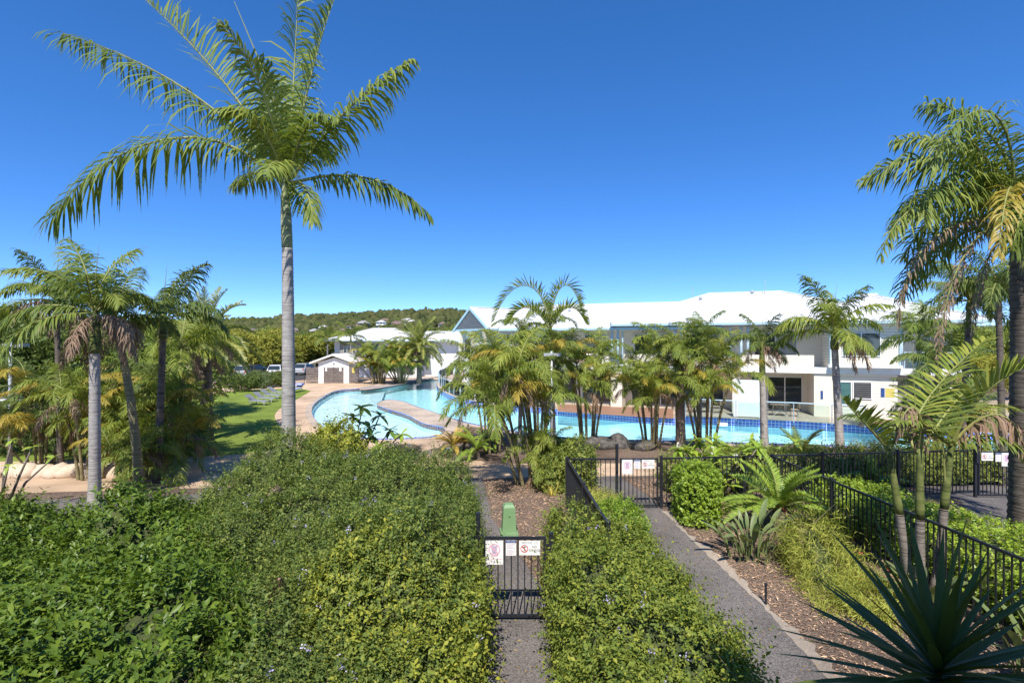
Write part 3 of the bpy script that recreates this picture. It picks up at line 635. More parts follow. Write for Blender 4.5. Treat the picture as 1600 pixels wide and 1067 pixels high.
for i, (x, Y) in enumerate(house_xy):
    z = float(hill_z(np.array(x), np.array(Y))); root = thing('hillside_house', 'small pale suburban house among trees on the far hillside', 'house', (x, Y, z), hr.uniform(-.4, .4), 'houses on the far hillside')
    wd, dp, h = hr.uniform(8, 12), 7, hr.choice([2.8, 3.2, 5.0])
    MB().box(-wd / 2, wd / 2, -dp / 2, dp / 2, -3, h).obj('wall', hr.choice(['white', 'cream', 'grey_wall']), root)
    a, b = wd / 2 + .7, dp / 2 + .7
    MB().add([(-a, -b, h), (a, -b, h), (a, b, h), (-a, b, h), (-a + b, 0, h + 2.1), (a - b, 0, h + 2.1)], [(0, 1, 5, 4), (1, 2, 5), (2, 3, 4, 5), (3, 0, 4), (3, 2, 1, 0)]).obj('roof', hr.choice(roofc), root)
    for lv in range(1 if h < 4 else 2):
        for k in range(3): MB().box(-wd / 2 + wd * (k + .5) / 3 - 1.1, -wd / 2 + wd * (k + .5) / 3 + 1.1, -dp / 2 - .06, -dp / 2 + .05, lv * 2.8 + .8, lv * 2.8 + 2.3).obj('window', 'dark_glass', root)
# ==================================================================== BUILDINGS
A20 = math.atan2(-.342, .94)
def box_part(root, name, mat, *b, uv=False):
    o = MB().box(*b).obj(name, mat, root)
    if uv: uvbox(o)
    return o
def hip_roof(root, s0, s1, t0, t1, ze, zr, left='hip', right='hip', th=.14, name='roof', caps=True):
    run = (t1 - t0) / 2; tm = (t0 + t1) / 2; a = s0 + (run if left == 'hip' else 0); b = s1 - (run if right == 'hip' else 0)
    v = [(s0, t0, ze), (s1, t0, ze), (s1, t1, ze), (s0, t1, ze), (a, tm, zr), (b, tm, zr)]; v2 = [(x, y, z - th) for x, y, z in v]
    f = [(0, 1, 5, 4), (2, 3, 4, 5)]
    f.append((1, 2, 5)); f.append((3, 0, 4))
    fs = f + [(6, 9, 8, 7)] + [(0, 6, 7, 1), (1, 7, 8, 2), (2, 8, 9, 3), (3, 9, 6, 0)]
    ro = MB().add(v + v2[:4], fs).obj(name, 'roof', root)
    # gutter runs just under the sheet edge
    g = MB()
    for (x0, y0), (x1, y1) in (((s0, t0), (s1, t0)), ((s1, t0), (s1, t1)), ((s0, t1), (s1, t1)), ((s0, t0), (s0, t1))):
        g.box(min(x0, x1) - .06, max(x0, x1) + .06, min(y0, y1) - .06, max(y0, y1) + .06, ze - .17, ze - .02)
    g.obj('gutter', 'fascia', ro)
    if caps:
        c = MB(); up = Vector((0, 0, .03))
        for p, q in ((4, 5), (0, 4), (3, 4), (1, 5), (2, 5)):
            if (Vector(v[p]) - Vector(v[q])).length > .3: c.tube([Vector(v[p]) + up, Vector(v[q]) + up], .075, 6)
        c.obj('ridge_cap', 'ridge', ro)
    return ro
def window(root, s0, s1, z0, z1, t, glass='dark_glass', mullions=1, frame='white'):
    fr = MB(); q = .05
    fr.box(s0, s1, t - .07, t + .02, z0, z0 + q); fr.box(s0, s1, t - .07, t + .02, z1 - q, z1); fr.box(s0, s0 + q, t - .07, t + .02, z0 + q, z1 - q); fr.box(s1 - q, s1, t - .07, t + .02, z0 + q, z1 - q)
    for k in range(mullions):
        x = s0 + (s1 - s0) * (k + 1) / (mullions + 1); fr.box(x - .03, x + .03, t - .065, t + .02, z0 + q, z1 - q)
    o = fr.obj('window', frame, root)
    for k in range(mullions + 1):
        a = s0 + (s1 - s0) * k / (mullions + 1) + .03; b = s0 + (s1 - s0) * (k + 1) / (mullions + 1) - .03
        MB().box(a, b, t - .035, t - .015, z0 + q * .8, z1 - q * .8).obj('pane', glass if not isinstance(glass, (list, tuple)) else glass[k % len(glass)], o)
    return o
def railing(root, pts, z, h=1.05, name='balustrade', glass='fence_glass', post='steel', sp=1.5):
    o = None; mb = MB(); line = [Vector(p) for p in pts]; pan = []
    for a, b in zip(line, line[1:]):
        n = max(1, round((b - a).length / sp))
        for k in range(n + 1): p = a.lerp(b, k / n); mb.tube([(p.x, p.y, z), (p.x, p.y, z + h)], .028, 6)
        mb.tube([(a.x, a.y, z + h), (b.x, b.y, z + h)], .028, 6)
        for k in range(n): pan.append((a.lerp(b, (k + .06) / n), a.lerp(b, (k + .94) / n)))
    o = mb.obj(name, post, root)
    for a, b in pan:
        t = (b - a).normalized(); q = Vector((-t.y, t.x)) * .005
        MB().prism([tuple(a + q), tuple(b + q), tuple(b - q), tuple(a - q)], z + .08, z + h - .08).obj('glass_panel', glass, o)
    return o

F0, F1, EZ = -.45, 2.55, 5.43
B = thing('resort_building', 'long two storey cream resort building with white hipped metal roof beyond the pool', 'building', (11.55, 33.87, 0), A20)
o = MB().box(-12, 15.3, 2.7, 9.4, F0, EZ - .16).obj('wall', 'cream', B)
hip_roof(B, -5, 13, 0, 13, EZ, 7.85)
hip_roof(B, -1.1, 7.9, -.02, 14, EZ + .004, 7.4, name='roof')
hip_roof(B, -13.5, 2.2, .3, 12.3, 5.18, 7.22, left='gable', right='gable')
hip_roof(B, 7, 16.2, .03, 10.2, EZ + .008, 7.35)
GW = thing('gabled_wing', 'cream wing with white gable roof and louvred gable end facing the channel', 'building', (-3.7, 46, 0), math.atan2(.6, .8))
box_part(GW, 'wall', 'white', .5, 9, -2.3, 2.3, F0, 5.25)
g = hip_roof(GW, 0, 10, -2.9, 2.9, 5.35, 7.25, left='gable', right='gable')
barge = MB()
for sgn_ in (-1, 1):
    a = Vector((-.16, sgn_ * 3.0, 5.27)); b = Vector((-.16, 0, 7.3)); n_ = Vector((0, 0, .26)); e_ = Vector((.12, 0, 0))
    barge.add([a, b, b - n_, a - n_, a + e_, b + e_, b - n_ + e_, a - n_ + e_], [(0, 1, 2, 3), (7, 6, 5, 4), (0, 4, 5, 1), (3, 2, 6, 7), (0, 3, 7, 4)])
barge.obj('barge_board', 'fascia', g)
for k in range(9):
    z = 5.35 + k * .18; hw = 2.6 * (1 - (z - 5.2) / 1.95)
    if hw > .15: box_part(g, 'louvre', 'louvre', -.08, -.04, -hw, hw, z, z + .11)
for y_ in (-2.0, 0, 2.0): box_part(GW, 'column', 'cream', .0, .3, y_ - .15, y_ + .15, F0, 5.2)
window(GW, .0, .0, 0, 0, 0) if False else None
wz = MB().box(.44, .49, -1.7, -.4, F0 + .05, 1.9).obj('door', 'teal_glass', GW); MB().box(.44, .49, .5, 1.7, 3.0, 4.4).obj('window', 'dark_glass', GW)
MB().box(1.5, 3.2, -2.34, -2.31, F0 + .05, 1.8).obj('door', 'teal_glass', GW); MB().box(4.5, 6.2, -2.34, -2.31, F0 + .05, 1.8).obj('door', 'dark_glass', GW)
# storey slab, parapets, piers, columns
box_part(B, 'balcony_slab', 'white', -12, 15.3, .55, 2.72, 2.28, F1)
for s0, s1 in ((-11.5, -5.2), (-4.2, 2.8), (3.3, 7.5)): box_part(B, 'parapet', 'cream', s0, s1, .6, .74, F1 + .002, 3.34)
box_part(B, 'balcony_fascia', 'white', -12.02, 15.32, .5, .548, 2.22, 2.6)
for s0, s1 in ((-5.1, -4.3), (2.82, 3.28), (7.5, 8.46)): box_part(B, 'pier', 'cream', s0, s1, .62, 2.71, F0, 2.28)
for s in (-5.0, -4.6, -.75, -.35, 3.35, 3.75, 12.05):
    c = MB().tube([(s, .68, F1), (s, .68, EZ - .16)], .085, 10).obj('column', 'steel', B, True)
o = box_part(B, 'bay_wall', 'board', 8.46, 11.9, .8, 2.71, F0, 2.28, uv=True)
o = box_part(B, 'bay_wall', 'board', 8.3, 11.9, .62, 2.71, F1 + .01, EZ - .17, uv=True)
box_part(B, 'bay_canopy', 'white', 8.2, 12.0, .2, .61, 2.62, 2.78)
window(B, 8.9, 9.55, .3, 1.75, .8, 'teal_glass', 0)
wv = window(B, 9.6, 10.6, .7, 1.75, .8, 'dark_glass', 0)
for k in range(8): box_part(wv, 'louvre_blade', 'louvre', 9.66, 10.54, .715, .745, .78 + k * .115, .78 + k * .115 + .05)
window(B, 9.0, 11.0, 3.3, 4.75, .62, ('teal_glass', 'dark_glass'), 1)
for s0, s1, k in ((-10.8, -8, 2), (-7.6, -5.4, 1), (-3.9, -.8, 2), (-.4, 2.4, 2), (4.1, 7.2, 2), (13.4, 15.0, 1)):
    window(B, s0, s1, F0 + .03, 1.85, 2.7, ('teal_glass', 'dark_glass', 'dark_glass'), k)
    window(B, s0 + .2, s1 - .3, F1 + .05, 4.75, 2.7, ('dark_glass', 'curtain'), 1)
o = box_part(B, 'recess_wall', 'grey_wall', 11.92, 13.2, 1.4, 2.71, F0, 2.27)
MB().tube([(12.5, 1.37, 1.62), (12.5, 1.30, 1.62)], .17, 14).obj('wall_light', 'lamp_glass', B)
for s in (-5.9, -2.2, 2.5): MB().tube([(s + .3, 2.68, 4.55), (s + .3, 2.6, 4.55)], .14, 12).obj('wall_light', 'lamp_glass', B)
for s in (-4.25, 2.7, 8.36, 11.95): MB().tube([(s, .56, F1 + .05), (s, .56, EZ - .2)], .045, 7).obj('downpipe', 'fascia', B)
for s in (5.9, -2.6): box_part(B, 'air_conditioner', 'white', s, s + .8, 2.3, 2.62, F1 + .01, F1 + .6)
railing(B, [(12.2, .68), (15.2, .68), (15.2, 2.6)], F1, 1.0)
for s, w_ in ((7.85, .14),): box_part(B, 'notice', 'blue', s, s + w_, .608, .616, .62, 1.15)
box_part(B, 'notice', 'blue', 11.05, 11.25, .786, .796, .85, 1.4); box_part(B, 'notice', 'yellow_p', 11.3, 11.75, .786, .796, .85, 1.4)
for s, t, z in ((-9, 4.5, 6.87), (.9, 5, 7.27), (4.5, 6.2, 7.72)): MB().tube([(s, t, z - .1), (s, t, z + .16)], .09, 8).tube([(s, t, z + .16), (s, t, z + .3)], [.17, .06], 8).obj('roof_vent', 'galv', B)
for s, t, z, h in ((.3, 5.5, 7.5, .9), (5.3, 5.9, 7.6, 1.1)): MB().tube([(s, t, z), (s + .05, t, z + h)], .02, 5).obj('antenna', 'galv', B)

# terrace, deck, glass fences
ter = far_line + [(40, 101), (40, 24.5)]
v, f = tess(ter); struct(MB().add([(*p, F0) for p in v], f).obj('terrace', 'sandstone'))
struct(ribbon('terrace_wall', offset(far_line, .004), -.875, F0 + .002, 'tile'))
dk = [onz(*p) for p in ((871, 642, F0), (1000, 651, F0), (1052, 653.5, F0), (1052, 640, F0), (1000, 637, F0), (871, 632, F0))]
o = MB().prism(dk, F0 + .004, F0 + .05).obj('timber_deck', 'deck'); struct(uvbox(o))
dk = [onz(*p) for p in ((1340, 666, F0), (1440, 672.5, F0), (1600, 676, F0), (1600, 662, F0), (1440, 658, F0), (1345, 655, F0))]
o = MB().prism(dk, F0 + .004, F0 + .05).obj('timber_deck', 'deck'); struct(uvbox(o))
def wall_pts(pxs): return [onz(x, y, F0) for x, y in pxs]
gf = thing('glass_pool_fence', 'curved frameless glass fence with pale posts round the gabled end of the terrace', 'fence', (0, 0, 0), group=None)
cur = smoothline(wall_pts([(716, 585), (697, 586), (686, 592), (684, 599), (693, 610), (711, 618), (741, 625), (781, 631), (850, 635)]), 2)
railing(gf, cur[::3] + [cur[-1]], F0, 1.15, 'rail', sp=1.7)
gf = thing('glass_pool_fence', 'straight glass fence with pale blue posts along the blue tiled patio edge', 'fence', (0, 0, 0))
railing(gf, wall_pts([(1060, 640), (1071, 652), (1150, 656), (1240, 660), (1300, 664), (1352, 667.5)]), F0, 1.15, 'rail', sp=1.75)
sc_ = thing('privacy_screen', 'plain white privacy screen standing on the patio between two outdoor dining sets', 'screen', (11.55, 33.87, 0), A20)
box_part(sc_, 'panel', 'white', 2.75, 4.3, -1.5, -1.42, F0 + .06, 1.85); box_part(sc_, 'foot', 'galv', 2.8, 2.9, -1.75, -1.2, F0, F0 + .05); box_part(sc_, 'foot', 'galv', 4.15, 4.25, -1.75, -1.2, F0, F0 + .05)
# depth notice on the tile band
dn = onz(1128, 662, -.66); nt_ = thing('depth_notice', 'small white no diving notice fixed on the blue tile band', 'sign', (dn[0], dn[1] - .06, -.66), A20)
box_part(nt_, 'plate', 'sign', -.28, .28, -.03, -.018, -.1, .1); textmesh('NO DIVING', .075, 'ink', nt_, (.06, -.032, 0)); MB().tube([(-.19, -.031, 0), (-.19, -.034, 0)], .06, 14).obj('symbol', 'red', nt_)

def chair_at(loc, rz, label):
    c = thing('patio_chair', label, 'chair', loc, rz, 'outdoor dining chairs on the patio')
    MB().box(-.24, .24, -.22, .22, .42, .45).obj('seat', 'wicker', c)
    mb = MB(); pts = [(.26 * math.sin(a), .2 - .24 * math.cos(a) * -1 * 0 + .1 * math.cos(a), 0) for a in np.linspace(-1.6, 1.6, 9)]
    for z in (.55, .63, .71, .79): mb.tube([(p[0], p[1], z) for p in pts], .018, 5)
    mb.obj('backrest', 'wicker', c)
    for x in (-.21, .21):
        for y in (-.19, .19): MB().tube([(x, y, 0), (x * .95, y * .95, .43)], .014, 5).obj('leg', 'galv', c)
def table_at(loc, rz, label):
    c = thing('patio_table', label, 'table', loc, rz); MB().box(-.55, .55, -.4, .4, .70, .735).obj('table_top', 'timber', c)
    for x in (-.4, .4): MB().tube([(x, -.3, 0), (-x * .2, 0, .45), (x * .9, .3, .7)], .018, 6).obj('leg', 'galv', c); MB().tube([(x, .3, 0), (x * .9, -.3, .7)], .018, 6).obj('leg', 'galv', c)
def bl(s, t, z=F0): v_ = Matrix.Rotation(A20, 3, 'Z') @ Vector((s, t, 0)); return (11.55 + v_.x, 33.87 + v_.y, z)
for s, nm in ((5.5, 'right of the white screen'), (1.0, 'left of the white screen')):
    table_at(bl(s, .1), A20, 'rectangular patio table with crossed legs to the ' + nm)
    chair_at(bl(s - .85, .1), A20 + R(90), 'tan wicker patio chair left of the white screen, on the far side of its table' if s < 3 else 'tan wicker patio chair between the white screen and the table')
    chair_at(bl(s + .85, .1), A20 - R(90), 'tan wicker patio chair between %s' % ('the left table and the white screen' if s < 3 else 'the right table and the cream pier'))

# left building, far building
L = thing('resort_block', 'grey and white two storey resort block with white roof behind the white pool shed', 'building', (-19, 69, POOL_G))
box_part(L, 'wall', 'white', -5.2, 6.4, .8, 9, 0, 5.0); box_part(L, 'wall', 'grey_wall', -4.4, -1.2, .55, .81, 2.2, 4.98); box_part(L, 'wall', 'grey_wall', -5.4, -4.42, .3, .81, 2.4, 3.4)
hip_roof(L, -6.2, 7.2, -.3, 10, 5.1, 6.75); hip_roof(L, 3, 16, 2, 9, 5.05, 6.3)
box_part(L, 'wall', 'white', 6.42, 15.2, 3.2, 8, 0, 4.9)
window(L, -3.9, -2.9, 3.3, 4.3, .55); window(L, -2.7, -1.7, 3.3, 4.3, .55)
window(L, -.4, .9, .3, 4.7, .8, 'teal_glass', 1); window(L, 1.6, 2.6, 3.2, 4.3, .8); window(L, 3.6, 5.6, 3.0, 4.4, .8, 'teal_glass'); window(L, 3.6, 5.6, .3, 2.2, .8, 'dark_glass')
box_part(L, 'balcony_slab', 'white', -5.4, -1.2, -.1, .54, 2.15, 2.35)
D = thing('far_resort_wing', 'low white roofed resort wing closing the far end of the water channel', 'building', (-12, 112, POOL_G))
box_part(D, 'wall', 'white', -8, 14, .8, 8, 0, 4.6); hip_roof(D, -9, 15, -.2, 9, 4.7, 6.4)
for s in (-5, -1.5, 2, 5.5, 9): window(D, s, s + 1.8, 2.9, 4.2, .8); window(D, s, s + 1.8, .3, 2.1, .8, 'teal_glass')
br_ = thing('footbridge', 'low pale footbridge crossing the far end of the channel', 'bridge', (-13, 97, POOL_G))
MB().box(-6, 8, 0, 2.2, .1, .35).obj('deck', 'white', br_); MB().box(-6, 8, 0, .08, .85, .95).obj('handrail', 'white', br_)
for k in range(8): box_part(br_, 'post', 'white', -6 + k * 1.95, -5.9 + k * 1.95, .0, .08, .352, .848)

# pool shed
S = thing('pool_shed', 'small white gabled pool shed with grey timber slat doors on the beige deck', 'shed', (-21, 60.3, POOL_G))
MB().add([(-1.8, 0, 0), (1.8, 0, 0), (1.8, 0, 2.4), (0, 0, 3.0), (-1.8, 0, 2.4), (-1.8, 4, 0), (1.8, 4, 0), (1.8, 4, 2.4), (0, 4, 3.0), (-1.8, 4, 2.4)],
         [(0, 1, 2, 3, 4), (9, 8, 7, 6, 5), (1, 6, 7, 2), (5, 0, 4, 9), (2, 7, 8, 3), (3, 8, 9, 4)]).obj('wall', 'white', S)
MB().add([(-2.7, -.5, 2.45), (0, -.5, 3.45), (2.7, -.5, 2.45), (-2.7, 4.5, 2.45), (0, 4.5, 3.45), (2.7, 4.5, 2.45), (-2.7, -.5, 2.27), (0, -.5, 3.25), (2.7, -.5, 2.27), (-2.7, 4.5, 2.27), (0, 4.5, 3.25), (2.7, 4.5, 2.27)],
         [(0, 1, 4, 3), (1, 2, 5, 4), (7, 6, 9, 10), (8, 7, 10, 11), (0, 6, 7, 1), (1, 7, 8, 2), (3, 4, 10, 9), (4, 5, 11, 10), (0, 3, 9, 6), (2, 8, 11, 5)]).obj('roof', 'white', S)
for x0, x1, z1, nm in ((-1.15, -.02, 1.9, 'door'), (.02, 1.15, 1.9, 'door'), (-3.2, -1.85, 1.95, 'slat_screen'), (1.85, 3.0, 1.95, 'slat_screen')):
    dr = MB().box(x0, x0 + .06, -.09, -.03, .05, z1).box(x1 - .06, x1, -.09, -.03, .05, z1).obj(nm, 'timber', S)
    for k in range(9): box_part(dr, 'slat', 'timber', x0 + .062, x1 - .062, -.085, -.045, .1 + k * (z1 - .12) / 9, .1 + k * (z1 - .12) / 9 + .15)
MB().tube([(0, -.02, 2.35), (0, -.1, 2.35)], .12, 10).obj('wall_light', 'galv', S)
box_part(S, 'notice', 'yellow_p', 2.2, 2.5, -.11, -.095, 1.2, 1.8); box_part(S, 'notice', 'sign', -.95, -.75, -.11, -.095, 1.4, 1.8); box_part(S, 'notice', 'sign', .7, .95, -.11, -.095, 1.4, 1.8)

# ==================================================================== BLACK FENCES AND GATES
BARM = {}
def barmesh(h):
    k = round(h, 3)
    if k not in BARM: BARM[k] = MB().box(-.009, .009, -.009, .009, 0, h).mesh('bar', 'black')
    return BARM[k]
POSTM = MB().box(-.032, .032, -.032, .032, 0, 1.3).add([(-.036, -.036, 1.3), (.036, -.036, 1.3), (.036, .036, 1.3), (-.036, .036, 1.3), (0, 0, 1.33)], [(0, 1, 4), (1, 2, 4), (2, 3, 4), (3, 0, 4), (3, 2, 1, 0)]).mesh('post', 'black')
def fence(label, p0, p1, h=1.26, postsp=2.4, sp=.115, group=None, ends=(1, 1)):
    a = Vector(p0); b = Vector(p1); ln = (b - a).length; rz = math.atan2(b.y - a.y, b.x - a.x); z0 = gz((a.y + b.y) / 2)
    r_ = thing('pool_fence', label, 'fence', (a.x, a.y, z0), rz, group)
    MB().box(0, ln, -.019, .019, h - .04, h).obj('top_rail', 'black', r_); MB().box(0, ln, -.019, .019, .09, .13).obj('bottom_rail', 'black', r_)
    n = int(ln / sp); me = barmesh(h - .132 - .042)
    for k in range(1, n): mobj('bar', me, r_, (k * ln / n, 0, .131))
    m_ = max(1, round(ln / postsp))
    for k in range(m_ + 1):
        if (k == 0 and not ends[0]) or (k == m_ and not ends[1]): continue
        mobj('post', POSTM, r_, (k * ln / m_, .0, -.01))
    return r_
def disc_ring(parent, c, r1, r2, mat, name='symbol'):
    mb = MB(); n = 28; vs = []
    for k in range(n):
        a = 2 * math.pi * k / n
        vs += [(c[0] + r1 * math.cos(a), c[1], c[2] + r1 * math.sin(a)), (c[0] + r2 * math.cos(a), c[1], c[2] + r2 * math.sin(a))]
    fs = [(2 * k, 2 * ((k + 1) % n), 2 * ((k + 1) % n) + 1, 2 * k + 1) for k in range(n)]
    mb.add(vs, fs); a = R(135); dx, dz = math.cos(a), math.sin(a); q = (r1 - r2) * .45
    mb.add([(c[0] + dx * r2 - dz * q, c[1], c[2] + dz * r2 + dx * q), (c[0] + dx * r2 + dz * q, c[1], c[2] + dz * r2 - dx * q), (c[0] - dx * r2 + dz * q, c[1], c[2] - dz * r2 - dx * q), (c[0] - dx * r2 - dz * q, c[1], c[2] - dz * r2 + dx * q)], [(0, 1, 2, 3)])
    return mb.obj(name, mat, parent)
def flat(parent, pts, y, mat, name='symbol'): return MB().add([(p[0], y, p[1]) for p in pts], [tuple(range(len(pts)))]).obj(name, mat, parent)
def sign_glass(x, z, parent_xf, label, w_=.262, h_=.36):
    s = thing('sign', label, 'sign', parent_xf(x, z), 0); y = -.004
    MB().box(-w_ / 2, w_ / 2, -.003, .0, -h_ / 2, h_ / 2).obj('plate', 'sign', s)
    flat(s, [(-.035, -.02), (.03, -.02), (.045, .1), (-.05, .1)], y, 'mauve'); flat(s, [(-.06, -.055), (.05, -.055), (.045, -.04), (-.05, -.04)], y, 'pink')
    disc_ring(s, (0, y - .002, .045), .088, .072, 'pink'); textmesh('No Glass Allowed', .031, 'pink', s, (0, y, -.095)); textmesh('In Pool Area!!', .031, 'mauve', s, (0, y, -.14))
    for dx in (-1, 1):
        for dz in (-1, 1): MB().tube([(dx * (w_ / 2 - .015), -.003, dz * (h_ / 2 - .015)), (dx * (w_ / 2 - .015), -.007, dz * (h_ / 2 - .015))], .006, 8).obj('screw', 'galv', s)
    return s
def sign_rules(x, z, xf, label, w_=.155, h_=.23):
    s = thing('sign', label, 'sign', xf(x, z)); MB().box(-w_ / 2, w_ / 2, -.003, 0, -h_ / 2, h_ / 2).obj('plate', 'sign', s)
    MB().box(-w_ / 2 + .001, w_ / 2 - .001, -.0042, -.0032, h_ / 2 - .04, h_ / 2 - .001).obj('header', 'blue', s); textmesh('POOL RULES', .022, 'sign', s, (0, -.0048, h_ / 2 - .02))
    for k in range(9):
        if k != 4: MB().box(-w_ / 2 + .015, w_ / 2 - .015 - (k % 3) * .02, -.0038, -.0032, .05 - k * .018, .057 - k * .018).obj('small_print', 'mauve', s)
    return s
def sign_dive(x, z, xf, label, w_=.315, h_=.218):
    s = thing('sign', label, 'sign', xf(x, z)); MB().box(-w_ / 2, w_ / 2, -.003, 0, -h_ / 2, h_ / 2).obj('plate', 'sign', s); y = -.004
    textmesh('DEPTH 0.2M - 1.1M', .029, 'ink', s, (0, y, .078)); textmesh('NO', .046, 'ink', s, (.072, y, .014)); textmesh('DIVING', .046, 'ink', s, (.072, y, -.036))
    flat(s, [(-.115, .01), (-.06, .025), (-.055, .015), (-.1, -.005)], y, 'ink'); flat(s, [(-.09, .002), (-.075, .005), (-.068, -.035), (-.08, -.035)], y, 'ink'); flat(s, [(-.11, -.046), (-.05, -.046), (-.05, -.04), (-.11, -.04)], y, 'ink')
    disc_ring(s, (-.08, y - .002, -.01), .057, .047, 'red'); return s
def gate(label, c, w_, h=1.26, n=8, latch=-1, tall=True):
    z0 = gz(c[1]); g_ = thing('pool_gate', label, 'gate', (c[0], c[1], z0)); a = w_ / 2
    MB().box(-a, a, -.018, .018, h - .04, h).obj('top_rail', 'black', g_); MB().box(-a, a, -.018, .018, .05, .09).obj('bottom_rail', 'black', g_)
    for x in (-a - .022, a - .018): MB().box(x, x + .04, -.02, .02, .05, h + .003).obj('stile', 'black', g_)
    for k in range(1, n + 1): mobj('bar', barmesh(h - .13), g_, (-a + w_ * k / (n + 1), 0, .09))
    for sx in (-1, 1):
        t_ = 1.62 if (tall and sx == latch) else 1.32
        MB().box(sx * (a + .1) - .032, sx * (a + .1) + .032, -.032, .032, -.01, t_).obj('post', 'black', g_)
    MB().box(latch * (a + .1) - .025, latch * (a + .1) + .025, -.075, -.033, .95, 1.5).obj('latch', 'black', g_)
    for z in (.2, 1.05): MB().tube([(-latch * (a + .045), -.012, z), (-latch * (a + .045), -.012, z + .1)], .02, 8).obj('hinge', 'black', g_)
    return g_
gate('black metal pool gate across the footpath between two flowering hedges', (0.04, 7.72), .9)
xf = lambda x, z: (0.04 + x, 7.72 - .021, z)
sign_glass(-.305, 1.03, xf, 'faded pink no glass sign on the gate between the flowering hedges')
sign_rules(-.055, 1.10, xf, 'narrow blue headed rules notice on the gate between the flowering hedges')
sign_dive(.225, 1.10, xf, 'red ringed no diving sign on the gate between the flowering hedges')
gate('black metal pool gate on the grey garden path beside the round clipped bush', (3.2, 12.9), .92, n=8)
xf = lambda x, z: (3.2 + x, 12.9 - .021, z)
sign_glass(-.30, 1.05, xf, 'bleached white sign on the gate beside the round clipped bush')
sign_rules(-.05, 1.12, xf, 'narrow blue headed rules notice on the gate beside the round clipped bush')
sign_dive(.225, 1.12, xf, 'red ringed no diving sign on the gate beside the round clipped bush')
gate('black metal pool gate at the end of the back fence near the thick palm trunk', (13.15, 13.95), .86, n=7, tall=False)
xf = lambda x, z: (13.15 + x, 13.95 - .021, z + gz(13.95))
sign_dive(-.22, 1.12, xf, 'red ringed no diving sign on the gate near the thick palm trunk'); sign_rules(.08, 1.1, xf, 'narrow notice in the middle of the gate near the thick palm trunk'); sign_glass(.3, 1.04, xf, 'faded pink no glass sign on the gate near the thick palm trunk')
fence('short black fence panel joining the latch post of the gate beside the round bush', (1.38, 12.9), (2.6, 12.9), ends=(1, 0))
fence('black fence running between golden hedge and mulch bed by the green box', (1.4, 12.86), (1.56, 8.3), ends=(0, 1))
fence('short black fence buried in the flowering hedge left of the footpath gate', (-2.4, 7.72), (-.55, 7.72), ends=(1, 0))
fence('long black fence behind the frangipani bush, joining two pool gates', (3.8, 12.95), (12.5, 13.93), ends=(0, 0))
fence('black fence along the mulch bed in front of the low clipped hedge', (6.72, 13.2), (7.05, 4.0), ends=(1, 1))
fence('black fence far off beside the white pool shed', (-28.5, 58.5), (-24.4, 60.2)); fence('black fence far off between car park and lawn', (-44, 55), (-28.6, 58.4), sp=.2)

# ==================================================================== STREET FURNITURE AND SMALL THINGS
u = thing('utility_pedestal', 'green plastic service pedestal with sloped top on the mulch behind the gate', 'utility box', (-.07, 11.2, 0), R(6))
def taper(mb, a0, b0, z0, a1, b1, z1): return mb.add([(-a0, -b0, z0), (a0, -b0, z0), (a0, b0, z0), (-a0, b0, z0), (-a1, -b1, z1), (a1, -b1, z1), (a1, b1, z1), (-a1, b1, z1)], [(0, 3, 2, 1), (4, 5, 6, 7), (0, 1, 5, 4), (1, 2, 6, 5), (2, 3, 7, 6), (3, 0, 4, 7)])
mb = MB(); taper(mb, .19, .19, 0, .185, .185, .07); mb.obj('base', 'green_box', u)
mb = MB(); taper(mb, .155, .155, .07, .125, .125, .6); taper(mb, .127, .127, .6, .085, .085, .66); mb.obj('cover', 'green_box', u)
MB().box(-.1, .1, -.137, -.12, .3, .302).box(-.02, .02, -.152, -.13, .42, .46).obj('lock', 'green_box', u)
b_ = thing('path_light', 'thin black stake light at the edge of the garden path', 'bollard', (4.05, 8.17, 0)); MB().tube([(0, 0, -.05), (0, 0, .31)], .018, 8).obj('stake', 'black', b_); MB().tube([(0, 0, .31), (0, 0, .345)], .026, 8).obj('cap', 'black', b_)
def lamp_post(label, loc, h, arm):
    l = thing('lamp_post', label, 'lamp post', loc); ringless = MB().tube([(0, 0, 0), (0, 0, h * .5), (0, 0, h)], [.075, .065, .055], 12).obj('pole', 'galv', l, True)
    MB().box(-.14, .14, -.14, .14, 0, .03).obj('base_plate', 'galv', l)
    MB().tube([(0, 0, h - .25), (arm * .5, 0, h - .2)], .03, 8).obj('arm', 'galv', l)
    hd = MB().box(arm * .25 - .35, arm * .25 + .35, -.2, .2, h - .2, h - .08).obj('lamp_head', 'galv', l); MB().box(arm * .25 - .3, arm * .25 + .3, -.15, .15, h - .215, h - .2).obj('lens', 'lamp_glass', hd)
lamp_post('pale grey lamp post with flat head rising through the cane palms', (1.62, 21.0, gz(21)), 4.5, .1)
lamp_post('grey lamp post at the edge of the shaded lawn by the edging boulders', (-19.6, 20.0, gz(20)), 4.9, .9)
